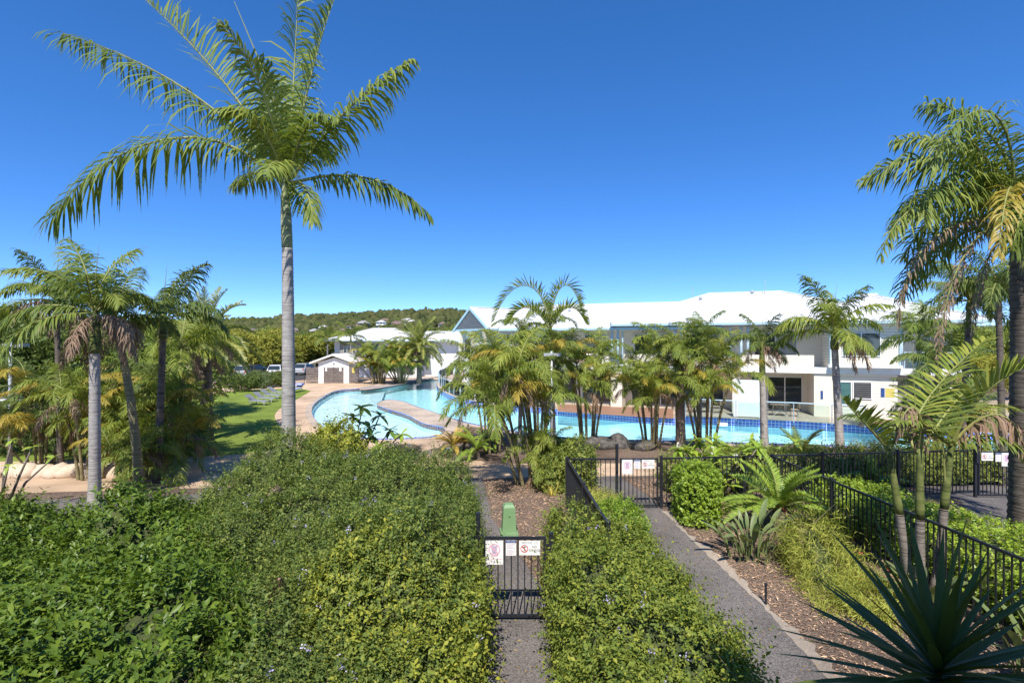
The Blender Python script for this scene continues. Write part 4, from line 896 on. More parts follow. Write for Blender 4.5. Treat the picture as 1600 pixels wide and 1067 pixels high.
# edging stones by the lawn
er = random.Random(11)
def rockmesh(seed, mat, sub=2):
    r = np.random.default_rng(seed); n1 = r.uniform(.75, 1.2, len(ICO_V))[:, None]; nb = ICO_V[:, None, :] @ ICO_V[None, :, :].transpose(0, 2, 1) if False else None
    W_ = np.exp(6 * (ICO_V @ ICO_V.T - 1)); n1 = (W_ @ n1) / W_.sum(1, keepdims=True); V = ICO_V * (1 + (n1 - n1.mean()) * 3.2)
    return npmesh('rock', V, ICO_F, mat, True)
RK = [rockmesh(i, 'stone') for i in range(5)]; RD = [rockmesh(20 + i, 'rock') for i in range(4)]
x = -23.0; i = 0
while x < -11.2:
    wd = er.uniform(.45, .75); Y = 17.6 + er.uniform(-.06, .06)
    o = mobj('edging_boulder', RK[i % 5], None, (x, Y, gz(Y) + .12), (er.uniform(-.2, .2), er.uniform(-.2, .2), er.uniform(0, 6)), (wd * .72, .38, .33)); tag(o, 'rounded pale sandstone boulder in the row edging the lawn along the beige path', 'boulder', 'sandstone boulders edging the lawn'); x += wd * .92; i += 1
for i, (px, py, Y, sx, sz, lb) in enumerate([(938, 693, 23.6, .75, .45, 'dark rounded boulder at the water edge nearest the lamp post'), (965, 690, 24.0, .7, .6, 'tallest dark boulder with grey face at the water edge'), (1003, 700, 23.4, .5, .3, 'low dark boulder at the water edge below the cane stems'), (905, 700, 23.0, .5, .35, 'small dark boulder at the water edge beside the lamp post')]):
    X = (px - 800) / F * Y; tag(mobj('boulder', RD[i], None, (X, Y, POOL_G + .1), (0, 0, i * 1.3), (sx, .55, sz)), lb, 'boulder')
# low block wall beside the footpath
wl = thing('garden_wall', 'low grey stacked block edge beside the footpath under the hedge', 'wall', (-.6, 2.5, 0))
for j in range(3):
    for k in range(9): MB().box(-.1 + er.uniform(-.008, .008), .06 + er.uniform(-.008, .008), k * .5 + (j % 2) * .25, k * .5 + (j % 2) * .25 + .488, j * .165, j * .165 + .158).obj('block', 'sandstone' if False else 'bark', wl)
# loungers
def lounger(loc, rz, label, towel=False, group='sun loungers on the lawn'):
    l = thing('sun_lounger', label, 'sun lounger', loc, rz, group)
    MB().add([(-.95, -.31, .30), (.25, -.31, .33), (.25, .31, .33), (-.95, .31, .30), (-.95, -.31, .27), (.25, -.31, .30), (.25, .31, .30), (-.95, .31, .27)], [(0, 1, 2, 3), (7, 6, 5, 4), (0, 4, 5, 1), (1, 5, 6, 2), (2, 6, 7, 3), (3, 7, 4, 0)]).obj('seat', 'sling', l)
    MB().add([(.26, -.31, .33), (.9, -.31, .78), (.9, .31, .78), (.26, .31, .33), (.28, -.31, .30), (.92, -.31, .75), (.92, .31, .75), (.28, .31, .30)], [(0, 1, 2, 3), (7, 6, 5, 4), (0, 4, 5, 1), (1, 5, 6, 2), (2, 6, 7, 3), (3, 7, 4, 0)]).obj('backrest', 'sling', l)
    for y in (-.34, .34): MB().tube([(-1, y, .2), (-.6, y, .3), (.3, y, .32), (.5, y, .3)], .028, 6).obj('side_rail', 'galv', l)
    for x_ in (-.8, .4):
        for y in (-.34, .34): MB().tube([(x_ - .08, y, 0), (x_, y, .3)], .024, 6).obj('leg', 'galv', l)
    if towel: MB().box(-.5, .24, -.36, .36, .335, .36).box(.3, .8, -.37, .37, .62, .8).obj('towel', 'towel', l)
for i, (px, py) in enumerate([(402, 632), (414, 627), (424, 622), (434, 617.5)]):
    X, Y = gp(px, py); lounger((X, Y, POOL_G + .012), R(168), 'metal framed grey sun lounger in the row on the lawn near the date palm')
X, Y = gp(463, 612); lounger((X, Y, POOL_G + .012), R(80), 'sun lounger draped with a blue towel beside the beige deck', True, None)
# cars
def car(loc, rz, mat, label, cat='car'):
    c = thing('parked_car', label, cat, loc, rz)
    prof = [(-2.2, .35), (-2.2, .85), (-2.05, 1.0), (-1.95, 1.02), (-1.55, 1.6), (-1.2, 1.68), (.3, 1.66), (1.05, 1.08), (1.95, .95), (2.2, .75), (2.2, .35)]; n = len(prof)
    vs = []
    for x, z in prof:
        hw = .88 if z < 1.05 else .7
        vs += [(x, -hw, z), (x, hw, z)]
    fs = [(2 * i, 2 * i + 1, 2 * ((i + 1) % n) + 1, 2 * ((i + 1) % n)) for i in range(n)] + [tuple(2 * i for i in range(n)), tuple(2 * i + 1 for i in range(n - 1, -1, -1))]
    MB().add(vs, fs).obj('body', mat, c)
    for sy in (-1, 1):
        y = sy * .80
        MB().add([(-1.75, sy * .885, 1.08), (.9, sy * .885, 1.08), (.25, sy * .715, 1.58), (-1.45, sy * .715, 1.58)], [(0, 1, 2, 3)]).obj('side_window', 'dark_glass', c)
        for x in (-1.35, 1.4):
            wh = MB().tube([(x, sy * .72, .34), (x, sy * .92, .34)], .34, 16).obj('wheel', 'tyre', c); MB().tube([(x, sy * .9, .34), (x, sy * .93, .34)], .2, 12).obj('rim', 'rim', wh)
        MB().cbox((2.16, sy * .62, .78), .12, .3, .14).obj('headlight', 'lamp_glass', c); MB().cbox((-2.17, sy * .7, .85), .1, .22, .2).obj('tail_light', 'tail', c)
    MB().add([(.36, -.68, 1.63), (1.03, -.8, 1.11), (1.03, .8, 1.11), (.36, .68, 1.63)], [(0, 1, 2, 3)]).obj('windscreen', 'dark_glass', c)
    MB().add([(-1.97, -.78, 1.06), (-1.6, -.68, 1.56), (-1.6, .68, 1.56), (-1.97, .78, 1.06)], [(0, 1, 2, 3)]).obj('rear_window', 'dark_glass', c)
    for s in c.children:
        if s.name.startswith(('windscreen', 'rear_window')): s.location = (.02 if s.name.startswith('wind') else -.02, 0, .02)
for px, Y, m_, rz, lb in ((434, 71, 'car_white', 100, 'white parked car facing the palm lawn in the car park'), (404, 72, 'car_black', 80, 'black parked car beside the white car'), (385, 70, 'car_silver', 95, 'silver parked car half hidden behind the date palm'), (478, 76, 'car_silver', 85, 'silver parked car near the pool shed under the trees')):
    car(((px - 800) / F * Y, Y, POOL_G + .03), R(rz), M[m_], lb)
car((-27.5, 29.5, POOL_G), R(10), M['car_white'], 'pale parked car glimpsed through the shaded shrubs beyond the lawn')

# the building the view is taken from: its projecting roof shades the yucca
H_ = thing('apartment_building', 'rendered apartment house with projecting balcony roof behind the viewpoint', 'building', (0, -2, 0))
box_part(H_, 'wall', 'cream', -9, 12, -6, -.2, 0, 5.8); box_part(H_, 'balcony_slab', 'white', -3, 3, -.19, 1.75, 2.4, 2.62)
box_part(H_, 'balcony_roof', 'white', 1.35, 11, -.19, 2.62, 6.9, 7.05)
for x_ in (3.6, 10.8): box_part(H_, 'column', 'white', x_, x_ + .2, 2.2, 2.4, 0, 6.9)
window(H_, -2.5, 2.5, 2.65, 4.8, -.2, 'dark_glass', 2)
#@@PART3
# ==================================================================== VEGETATION
# ---- hedges in front
def hL(x, y): return 1.38 + .042 * (y - 6) + .32 * np.sin(x * 1.7 + .5) * np.cos(y * 1.3) + .15 * np.sin(2.6 * x + 1.9 * y)
hedge('flowering_hedge', 'wide sprawling olive green hedge dotted with lilac flowers left of the footpath gate', 'hedge',
      [(-.75, 3.0), (-.62, 6.5), (-.7, 9.6), (-1.0, 11.3), (-2.2, 12.1), (-4.2, 12.3), (-5.6, 11.9), (-6.2, 10.5), (-5.4, 8.6), (-4.0, 6.8), (-2.9, 5.2), (-2.4, 3.0)], 1.5, 'duranta', 330, 11, .25, .048, .025, .32, 60, .55, flowers=170, seed=3, hfun=hL)
hedge('golden_fringe', 'yellow green sprawling shrub at the near end of the flowering hedge by the path', 'shrub',
      [(-.55, 4.2), (-.42, 6.0), (-.5, 7.3), (-1.5, 7.4), (-2.4, 6.3), (-2.0, 4.6)], 1.52, 'golden', 300, 11, .26, .055, .03, .22, 25, .5, flowers=25, seed=31, hfun=lambda x, y: hL(x, y) + .03)
hedge('glossy_hedge', 'dense glossy bright green leafy hedge beside the flowering hedge', 'hedge',
      [(-2.2, 2.6), (-2.7, 5.2), (-3.8, 6.9), (-5.2, 8.7), (-6.3, 10.0), (-8.0, 9.6), (-9.0, 8.0), (-8.0, 5.5), (-7.0, 2.6)], 1.4, 'murraya', 170, 11, .26, .09, .042, .3, 50, .5, seed=4, hfun=lambda x, y: 1.3 - .06 * (y - 6) + .1 * np.sin(x * 1.7 + 1) * np.cos(y * 1.2))
hedge('golden_hedge', 'yellow green hedge with lilac flowers between footpath gate and garden path', 'hedge',
      [(.58, 3.0), (.62, 5.5), (.6, 7.6), (.68, 9.0), (1.15, 9.6), (1.7, 9.3), (2.15, 8.6), (2.36, 7.4), (2.36, 5.5), (2.25, 3.0)], 1.38, 'golden', 340, 11, .23, .05, .028, .25, 40, .45, flowers=60, seed=5, hfun=lambda x, y: 1.36 + .1 * np.sin(x * 2 + y))
hedge('path_shrub', 'low bright green mounded shrub where the garden path bends past the golden hedge', 'shrub',
      [(1.65, 9.4), (2.3, 8.9), (2.6, 9.8), (2.5, 10.7), (2.0, 11.1), (1.6, 10.4)], 1.0, 'clipped', 260, 10, .14, .05, .03, .1, 8, .5, seed=6)
hedge('brown_shrub', 'brownish grey fine leaved shrub inside the fence corner', 'shrub',
      [(1.6, 10.9), (2.4, 11.2), (2.5, 12.3), (1.7, 12.4)], .72, 'grevillea', 330, 10, .2, .05, .014, .1, 6, .45, seed=8)
hedge('clipped_bush', 'tall rounded clipped bright green bush beside the garden path gate', 'bush',
      [(3.85, 11.6), (4.25, 11.35), (4.7, 11.5), (4.9, 12.1), (4.7, 12.65), (4.2, 12.75), (3.88, 12.4)], 1.38, 'clipped', 520, 9, .09, .045, .03, .04, 8, .3, seed=9)
hedge('low_clipped_hedge', 'long low clipped hedge on the far side of the black bed fence', 'hedge',
      [(7.25, 6.0), (7.2, 9.0), (7.15, 12.4), (8.3, 12.5), (8.9, 10.0), (9.2, 6.0)], .98, 'clipped', 230, 9, .11, .05, .032, .08, 30, .35, seed=10)
hedge('shore_hedge', 'loose low hedge growing along the back fence by the water', 'hedge',
      [(4.5, 14.6), (13, 15.6), (17, 16.0), (17, 17.0), (12, 16.7), (4.5, 15.7)], .95, 'duranta', 130, 10, .26, .07, .036, .2, 30, .45, seed=11, z0=-.15)
hedge('corner_shrub', 'dark green leafy shrub in front of the beige path by the grey palm trunk', 'shrub',
      [(-12.9, 9.2), (-10.2, 9.4), (-9.6, 10.4), (-10.2, 11.2), (-11.4, 11.5), (-13.5, 11.3)], 1.05, 'duranta', 150, 11, .28, .08, .04, .35, 25, .6, seed=12)
hedge('palm_base_shrub', 'mottled olive green shrub beside the cane palms inside the fence', 'shrub',
      [(.9, 14.6), (1.9, 14.4), (2.5, 15.4), (2.0, 16.6), (1.0, 16.4)], 1.0, 'duranta', 200, 10, .24, .09, .045, .2, 10, .5, seed=13, z0=-.2)
hedge('yellow_shrub', 'upright yellow leaved shrub beside the tall grey palm trunk behind the hedge', 'shrub',
      [(-5.0, 12.3), (-4.1, 12.2), (-3.8, 13.0), (-4.3, 13.6), (-5.0, 13.2)], 2.05, 'golden', 300, 10, .3, .075, .045, .25, 8, .4, seed=14)

# dead frond litter caught in the hedge
o = mobj('fallen_frond', SPEC['dead'][0][1], None, (-2.55, 5.6, 1.6), (.5, .4, 1.9), 1.0); tag(o, 'dry straw coloured palm frond caught on top of the hedges', 'palm frond')
o = mobj('fallen_frond', SPEC['dead'][1][1], None, (-4.1, 8.6, 1.62), (.9, -.3, 1.2), 1.1); tag(o, 'brown dead palm frond lying between the glossy and the flowering hedge', 'palm frond')

# ---- leafy rosette plants
LEAFM = {}
def bladeleaf(key, L, W, mat, bend=.25, fold=.25, seg=5, shape=None):
    """one broad leaf along +X, folded on the midrib, bending down"""
    if key in LEAFM: return LEAFM[key]
    V = []; T = []; shape = shape or (lambda u: math.sin(math.pi * min(.97, u * .93 + .05)) ** .8)
    for i in range(seg + 1):
        u = i / seg; x = L * u; z = -bend * L * u * u; w_ = W * .5 * shape(u)
        V += [(x, -w_, z + w_ * fold), (x, 0, z), (x, w_, z + w_ * fold)]
    for i in range(seg):
        for k in (0, 1): a = i * 3 + k; T += [(a, a + 3, a + 4), (a, a + 4, a + 1)]
    LEAFM[key] = npmesh('leaf', V, T, mat, True); return LEAFM[key]
def rosette(root, c, me, n, el, r, sc=(.8, 1.15), tilt=(0, 0), mat=None):
    for i in range(n):
        o = mobj('leaf', me, root, c, (r.uniform(-.3, .3), -R(r.uniform(*el)), i * 2.4 + r.uniform(-.3, .3)), r.uniform(*sc))
        if mat: override(o, mat)
def frangipani(label, base, tips, L, W, leaf, seed, flowers=0, nl=11, z0=0):
    root = thing('frangipani', label, 'shrub', base); r = random.Random(seed); me = bladeleaf('fr%g%g' % (L, W), L, W, 'frangipani', .3, .25)
    br = MB()
    for i, (x, y, z) in enumerate(tips):
        a = Vector((x * .15, y * .15, -.03)); m_ = Vector((x * .55 + r.uniform(-.1, .1), y * .55, z * .55)); br.tube([a, m_, Vector((x, y, z))], [.035, .027, .018], 6)
    br.obj('branches', 'bark', root, True)
    for i, t in enumerate(tips):
        rosette(root, t, me, nl, (-35, 50), r, mat=leaf if not isinstance(leaf, list) else r.choice(leaf))
        if i < flowers:
            pp = np.array(t) + [0, 0, .1] + rng.normal(0, .04, (10, 3)); V, T = leaves(pp, rng.normal(0, 1, (10, 3)) + [0, 0, .8], rng.normal(0, 1, (10, 3)), .07, .05); mobj('flower', npmesh('flower', V, T, 'flower_white'), root)
r = random.Random(2)
frangipani('broad leaved frangipani with white flowers in front of the black back fence', (5.4, 13.6, -.05),
           [(r.uniform(-1.05, 1.15), r.uniform(-.7, .6), r.uniform(.5, 1.6)) for _ in range(24)], .36, .10, ['frangipani', 'frangipani', 'clipped'], 5, 5)
frangipani('tall sparse frangipani with dark glossy leaves beside the beach pool', (-5.0, 15.2, gz(15.2)),
           [(x_ * 1.1, y_, z_ * 1.24) for x_, y_, z_ in [(.5, 0, 1.95), (.95, .1, 1.75), (.2, .2, 1.7), (-.1, -.1, 1.55), (.75, -.2, 1.5), (1.25, 0, 1.4), (1.55, .1, 1.3), (.45, -.2, 1.35), (-.4, 0, 1.4), (-.7, .1, 1.2), (1.0, -.3, 1.1), (-.3, -.3, 1.05), (1.4, -.2, .9), (-.9, -.1, 1.0), (-.55, -.25, 1.25), (.15, -.35, 1.15), (.7, .2, 1.25)]], .36, .13, ['frangipani_dark', 'frangipani_dark', 'frangipani'], 6)
frangipani('bare branched frangipani with few leaves in front of the edging boulders', (-12.6, 12.6, 0), [(-.6, 0, 1.5), (.2, .1, 1.75), (.8, 0, 1.6), (1.2, .1, 1.3), (-.2, -.2, 1.6), (.5, -.3, 1.2)], .22, .08, 'frangipani', 7, 0, 5)
frangipani('low young frangipani with light leaves at the water edge', (7.5, 16.2, gz(16.2)), [(r.uniform(-1.2, 1.6), r.uniform(-.4, .4), r.uniform(.9, 1.5)) for _ in range(11)], .36, .11, 'frangipani', 8, 1)

def strap_clump(name, label, cat, base, n, L, W, el, mat, seed, bend=.3, spread=.15, stalk=0, shape=None, sc=(.6, 1.1)):
    root = thing(name, label, cat, base); r = random.Random(seed); me = bladeleaf(name + '%g' % L, L, W, mat, bend, .3, 6, shape)
    for i in range(n):
        a = i * 2.4 + r.uniform(-.3, .3); e = r.uniform(*el); q = r.uniform(0, spread); p = Vector((math.cos(a) * q, math.sin(a) * q, 0)); h = stalk * r.uniform(.5, 1.1)
        if h:
            tip = p + Vector((math.cos(a) * math.cos(R(e)) * h * .5, math.sin(a) * math.cos(R(e)) * h * .5, h)); MB().tube([p, (p + tip) * .5 + Vector((0, 0, .05)), tip], [.014, .011, .008], 5).obj('stalk', 'strelitzia', root); p = tip
        mobj('leaf', me, root, p, (r.uniform(-.5, .5), -R(e), a), r.uniform(*sc))
    return root
lance = lambda u: (math.sin(math.pi * min(1, u * .9 + .1)) ** .7) * (1 if u < .98 else .05)
sword = lambda u: min(1, .55 + u * 1.2) * (1 - u ** 2.2) + .01
strap_clump('bird_of_paradise', 'grey green bird of paradise clump on the mulch edge of the garden path', 'plant', (4.62, 10.0, 0), 44, .48, .11, (25, 85), 'strelitzia', 3, .3, .4, .55, lance)
strap_clump('bird_of_paradise', 'grey green bird of paradise clump against the bed fence behind the yucca', 'plant', (6.55, 6.3, 0), 30, .5, .13, (25, 85), 'strelitzia', 4, .3, .35, .5, lance)
strap_clump('bird_of_paradise', 'broad leaved bird of paradise clump at the foot of the triple palm', 'plant', (6.4, 7.9, 0), 22, .5, .13, (20, 80), 'strelitzia', 14, .35, .3, .4, lance)
# yucca in the shade of the balcony roof
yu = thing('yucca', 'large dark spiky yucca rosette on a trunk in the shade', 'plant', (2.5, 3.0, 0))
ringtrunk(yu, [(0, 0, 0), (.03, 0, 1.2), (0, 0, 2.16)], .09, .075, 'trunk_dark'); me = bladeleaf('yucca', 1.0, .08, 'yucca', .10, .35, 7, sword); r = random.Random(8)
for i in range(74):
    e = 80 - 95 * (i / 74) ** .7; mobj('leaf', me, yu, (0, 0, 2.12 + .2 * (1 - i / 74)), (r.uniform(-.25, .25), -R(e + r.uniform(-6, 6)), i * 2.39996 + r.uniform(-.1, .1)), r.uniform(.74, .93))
# cycads
def cycad(label, base, ln, n, seed, leaf='cycad', trunk=.25, els=(15, 95)):
    root = thing('cycad', label, 'cycad', base); MB().tube([(0, 0, -.05), (0, 0, trunk * .5), (0, 0, trunk)], [.16, .17, .12], 9).obj('trunk', 'trunk_dark', root)
    crown(root, (0, 0, trunk), 'cycad', n, ln, seed, leaf, elmin=els[0], elmax=els[1]); return root
cycad('large bright green cycad between the frangipani and the bed fence', (5.95, 11.4, 0), 1.3, 30, 3, None, .45)
cycad('small dark green cycad at the water edge beyond the back fence', (11.2, 19.8, POOL_G), 1.25, 22, 4, 'palm_dark', .5)
for i, (px, py, Y, s, lf, lb) in enumerate([(708, 697, 22.6, .95, 'cycad_old', 'bronzed cycad on the bed at the root of the stone peninsula'), (745, 704, 21.6, 1.15, 'cycad', 'largest green and bronze cycad in the round mulch bed by the pool'), (765, 694, 22.8, .9, 'cycad', 'green cycad at the back of the round mulch bed by the pool'), (728, 692, 23.2, .9, 'cycad_old', 'bronze tipped cycad behind the largest cycad by the pool')]):
    cycad(lb, ((px - 800) / F * Y, Y, gz(Y)), s, 24, 10 + i, lf, .3)
cycad('orange bronze cycad behind the gate near the thick palm trunk', (15.2, 17.4, gz(17.4)), 1.2, 24, 20, 'cycad_old', .3); cycad('green cycad against the back fence behind the triple palm', (10.6, 15.0, gz(15)), .9, 20, 21, 'cycad', .2)
# grevillea, grasses
hedge('grevillea', 'feathery light green grevillea with coral flowers on the mulch bed', 'shrub', [(4.9, 8.0), (5.5, 7.5), (6.0, 8.2), (6.0, 9.4), (5.6, 10.2), (5.15, 9.4)], .7, 'grevillea', 230, 13, .34, .12, .011, .4, 14, .5, flowers=7, seed=15, fl_mat='flower_red', up=.2)
for i, (px, py, Y, h, lb) in enumerate([(612, 703, 20.8, .75, 'yellow green tussock grass in the small bed by the pool beach'), (862, 776, 14.2, .45, 'straw coloured tussock on the mulch near the fence corner'), (1010, 700, 23.0, .6, 'thin blue green tussock below the cane stems at the water'), (915, 712, 21.0, .5, 'pale tussock grass among the dark boulders')]):
    strap_clump('tussock_grass', lb, 'grass', ((px - 800) / F * Y, Y, gz(Y)), 46, h, .02, (45, 88), 'grass_blade', 30 + i, .35, .12, 0, lambda u: 1 - u * .95)
# mulch litter
n = 26000; lx = rng.uniform(-2.2, 8.8, n); ly = rng.uniform(6, 17, n); ok = (polydist(lx, ly, [(2.65, -1), (3.98, -1), (4.08, 8.2), (3.9, 10.6), (3.75, 17.7), (2.6, 17.6)]) < 0) & (polydist(lx, ly, [(-.6, -1), (.56, -1), (.56, 8.7), (-.4, 12.2), (-1, 17.25), (-2.1, 17.1), (-1.0, 9.6)]) < 0)
lx, ly = lx[ok], ly[ok]; P = np.stack([lx, ly, np.array([gz(y) for y in ly]) + .012], 1); V, T = leaves(P, np.stack([rng.normal(0, 1, len(P)), rng.normal(0, 1, len(P)), rng.uniform(-.1, .25, len(P))], 1), rng.normal(0, .25, P.shape) + [0, 0, 1], rng.uniform(.03, .12, len(P)), rng.uniform(.01, .026, len(P)))
tag(mobj('bark_chips', npmesh('bark_chips', V, T, leafmat('bark_chip', [(.08, .05, .035), (.2, .14, .1), (.36, .27, .2)], .9, 0, .1))), 'loose brown bark chips scattered over the garden beds', 'mulch', kind='stuff')

n = 520; lx = np.concatenate([rng.uniform(-.5, .5, n // 3), rng.uniform(2.75, 3.95, n - n // 3)]); ly = rng.uniform(5, 16, n); P = np.stack([lx, ly, np.array([gz(y) for y in ly]) + .016], 1)
V, T = leaves(P, np.stack([rng.normal(0, 1, n), rng.normal(0, 1, n), rng.uniform(-.05, .2, n)], 1), rng.normal(0, .25, P.shape) + [0, 0, 1], rng.uniform(.03, .07, n), rng.uniform(.012, .028, n))
tag(mobj('leaf_litter', npmesh('leaf_litter', V, T, leafmat('fallen_leaf', [(.16, .1, .05), (.3, .2, .09), (.3, .28, .1)], .9, 0, .1, gain=1.0))), 'fallen brown leaves strewn along the grey paths', 'leaf litter', kind='stuff')
# ---- the tall palm on the left
hx_, hy_ = -5.5, 12.6
hp = lambda px, py, dy=0: tuple(at(px, py, hy_ + dy) - Vector((hx_, hy_, 0)))
TP = thing('tall_palm', 'tallest palm with smooth grey ringed trunk and wind swept crown rising from the hedge', 'palm', (hx_, hy_, 0))
ringtrunk(TP, [(0, 0, -.05), (.02, 0, 2.8), hp(449, 388)], .178, .128, 'trunk', 16, step=.1, amp=.022)
sh = [Vector(hp(449, 390)), Vector(hp(448, 370)), Vector(hp(447, 340)), Vector(hp(446, 305)), Vector(hp(449, 280))]
MB().tube(sh, [.125, .132, .125, .105, .065], 16).obj('crownshaft', 'crownshaft_pale', TP, True)
hero = [  # control points in the photograph's directions, with depth
    ([(440, 285, 0), (330, 160, -.3), (170, 215, -.5), (84, 335, -.7)], dict(droop=1.6, L=.95, n=58, vee=0, tipf=.55)),
    ([(440, 280, 0), (380, 190, .3), (250, 95, .6), (98, 52, .9)], dict(droop=1.2, L=.95, n=58, vee=0, tipf=.5)),
    ([(442, 275, 0), (400, 180, .8), (310, 70, 1.2), (212, -14, 1.4)], dict(droop=.3, L=.6, n=50, vee=.9, upv=(.6, -.6, .4))),
    ([(448, 275, 0), (425, 180, -.8), (400, 90, -1.2), (345, 38, -1.6)], dict(droop=.9, L=.5, n=50, vee=.2, mats=('palm', 'frond_base'))),
    ([(450, 275, 0), (455, 190, .5), (462, 90, .8), (466, -30, 1.0)], dict(droop=.7, L=.6, n=46, vee=.3)),
    ([(452, 275, 0), (470, 190, .3), (488, 90, .5), (522, 0, .6)], dict(droop=.6, L=.55, n=46, vee=.5)),
    ([(455, 280, 0), (500, 215, -.4), (560, 140, -.7), (643, 93, -1.0)], dict(droop=1.5, L=.62, n=50, vee=-.1, tipf=.3)),
    ([(455, 287, 0), (530, 262, .2), (610, 268, .4), (674, 338, .5)], dict(droop=1.7, L=.55, n=48, vee=0, tipf=.35)),
    ([(448, 285, 0), (440, 215, 1.0), (420, 190, 2.0), (395, 230, 2.8)], dict(droop=1.1, L=.7, n=46, vee=.1)),
    ([(450, 285, 0), (470, 220, 1.2), (500, 200, 2.2), (520, 250, 3.0)], dict(droop=1.1, L=.7, n=46, vee=.1)),
    ([(448, 285, 0), (440, 250, -1.0), (430, 240, -1.8), (415, 270, -2.5)], dict(droop=1.1, L=.6, n=46, vee=.1)),
    ([(452, 287, 0), (470, 275, -.8), (482, 290, -1.3), (490, 345, -1.6)], dict(droop=1.8, L=.5, n=40, vee=0)),
    ([(446, 280, 0), (425, 215, -.6), (395, 160, -.9), (340, 170, -1.3)], dict(droop=1.3, L=.6, n=46, vee=.1)),
    ([(452, 280, 0), (465, 205, -.7), (490, 165, -1.1), (528, 185, -1.5)], dict(droop=1.2, L=.55, n=46, vee=.1)),
    ([(447, 280, 0), (440, 200, -.3), (428, 140, -.5), (405, 95, -.7)], dict(droop=1.0, L=.6, n=46, vee=.3)),
    ([(450, 280, 0), (455, 210, .9), (450, 140, 1.7), (440, 120, 2.6)], dict(droop=1.0, L=.7, n=46, vee=.2)),
    ([(446, 287, 0), (420, 262, .5), (395, 262, .9), (365, 290, 1.2)], dict(droop=1.6, L=.55, n=40, vee=0)),
]
for i, (pts, kw) in enumerate(hero):
    kw = dict(kw); k2 = dict(n=50, L=.6, W=.05, seed=100 + i, rad=.03, messy=.16); k2.update(kw); k2['n'] = int(k2['n'] * 1.45); k2['L'] *= 1.65; mobj('frond', frond_mesh([hp(*p) for p in pts], **k2), TP)
MB().tube([hp(450, 280), hp(420, 130), hp(366, 2)], [.035, .022, .007], 6).obj('spear_leaf', 'frond_base', TP)

# ---- palms on the left
def P_(px, py, Y): v_ = at(px, py, Y); return (v_.x, v_.y, v_.z)
def base_(px, Y): return ((px - 800) / F * Y, Y, gz(Y))
palm('bangalow_palm', 'grey trunked palm with hanging dead fronds beside the beige path', base_(148, 13.2), P_(148, 490, 13.2), .135, .115, 'bangalow', 10, 2.1, 21, 'palm', 1.0, dead=9, spear=True, shaft_r=.13)
palm('bangalow_palm', 'leaning brown ringed palm behind the grey trunked path palm', base_(218, 14.6), P_(178, 500, 14.6), .13, .09, 'bangalow', 8, 1.9, 22, 'palm_dark', .6, 'cane_stem', dead=4, bow=(.25, 0))
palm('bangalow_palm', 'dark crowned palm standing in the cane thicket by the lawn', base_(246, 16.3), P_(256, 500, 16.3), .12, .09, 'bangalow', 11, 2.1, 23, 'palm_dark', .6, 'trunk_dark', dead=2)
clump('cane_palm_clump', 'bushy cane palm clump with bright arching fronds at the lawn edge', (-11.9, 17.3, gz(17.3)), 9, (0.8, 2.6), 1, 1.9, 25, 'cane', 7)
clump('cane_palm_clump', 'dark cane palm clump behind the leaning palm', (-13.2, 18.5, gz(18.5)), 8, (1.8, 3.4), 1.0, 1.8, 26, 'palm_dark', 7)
clump('cane_palm_clump', 'low cane palm clump reaching over the boulders beside the path', (-11.6, 15.8, gz(15.8)), 5, (.5, 1.3), .6, 1.4, 27, 'cane', 7)
clump('cane_palm_clump', 'shaggy cane palm clump below the date palm on the lawn', (-14.8, 21.5, gz(21)), 7, (0.8, 2.4), 1, 1.9, 28, 'cane', 7)
clump('cane_palm_clump', 'tall loose cane palm clump between the lamp post and the path palm', (-16.2, 20.2, gz(20)), 7, (1.8, 3.8), 1.1, 2.3, 29, 'cane', 7)
palm('bangalow_palm', 'palm with brown drooping skirt rising behind the edging boulders', base_(95, 19.0), P_(88, 470, 19.0), .1, .08, 'bangalow', 12, 2.3, 24, 'palm', .6, 'trunk_dark', dead=6)
clump('cane_palm_clump', 'yellowish cane palm clump in the gap behind the leaning palm trunk', (-14.0, 17.0, gz(17)), 5, (1.4, 3.4), 0.8, 1.9, 39, 'cane', 7, .05, .3)
def datepalm(label, base, h, ln, n, seed, tr=.3):
    root = thing('date_palm', label, 'palm', base); ringtrunk(root, [(0, 0, -.05), (0, 0, h * .5), (0, 0, h)], tr, tr * .9, 'trunk_dark', amp=.08, step=.15)
    crown(root, (0, 0, h), 'date', n, ln, seed, 'date'); crown(root, (0, 0, h - .2), 'dead', 9, ln * .75, seed + 1, 'dead'); return root
datepalm('stout date palm with dense arching crown shading the loungers', base_(322, 25.5), 4.9, 3.0, 46, 30)
datepalm('date palm beside the cane thicket at the mouth of the channel', base_(655, 60), 4.2, 4.0, 46, 31)
clump('cane_palm_clump', 'dense cane palm thicket on the rocky shore before the grey and white block, shed side', base_(592, 59), 18, (1.6, 4.4), 2.2, 2.3, 32, 'cane', 8, .06)
clump('cane_palm_clump', 'dense cane palm thicket on the rocky shore before the grey and white block, channel side', base_(625, 59.5), 18, (1.4, 4.3), 2.2, 2.3, 33, 'cane', 8, .06)
palm('bangalow_palm', 'thin palm rising beside the teal stair window of the grey and white block', base_(548, 66), P_(548, 527, 66), .14, .1, 'bangalow', 10, 2.6, 34, 'palm', .6)
palm('bangalow_palm', 'thin palm behind the left end of the grey and white block roof', base_(511, 67.5), P_(512, 530, 67.5), .14, .1, 'bangalow', 9, 2.6, 35, 'palm', .6)

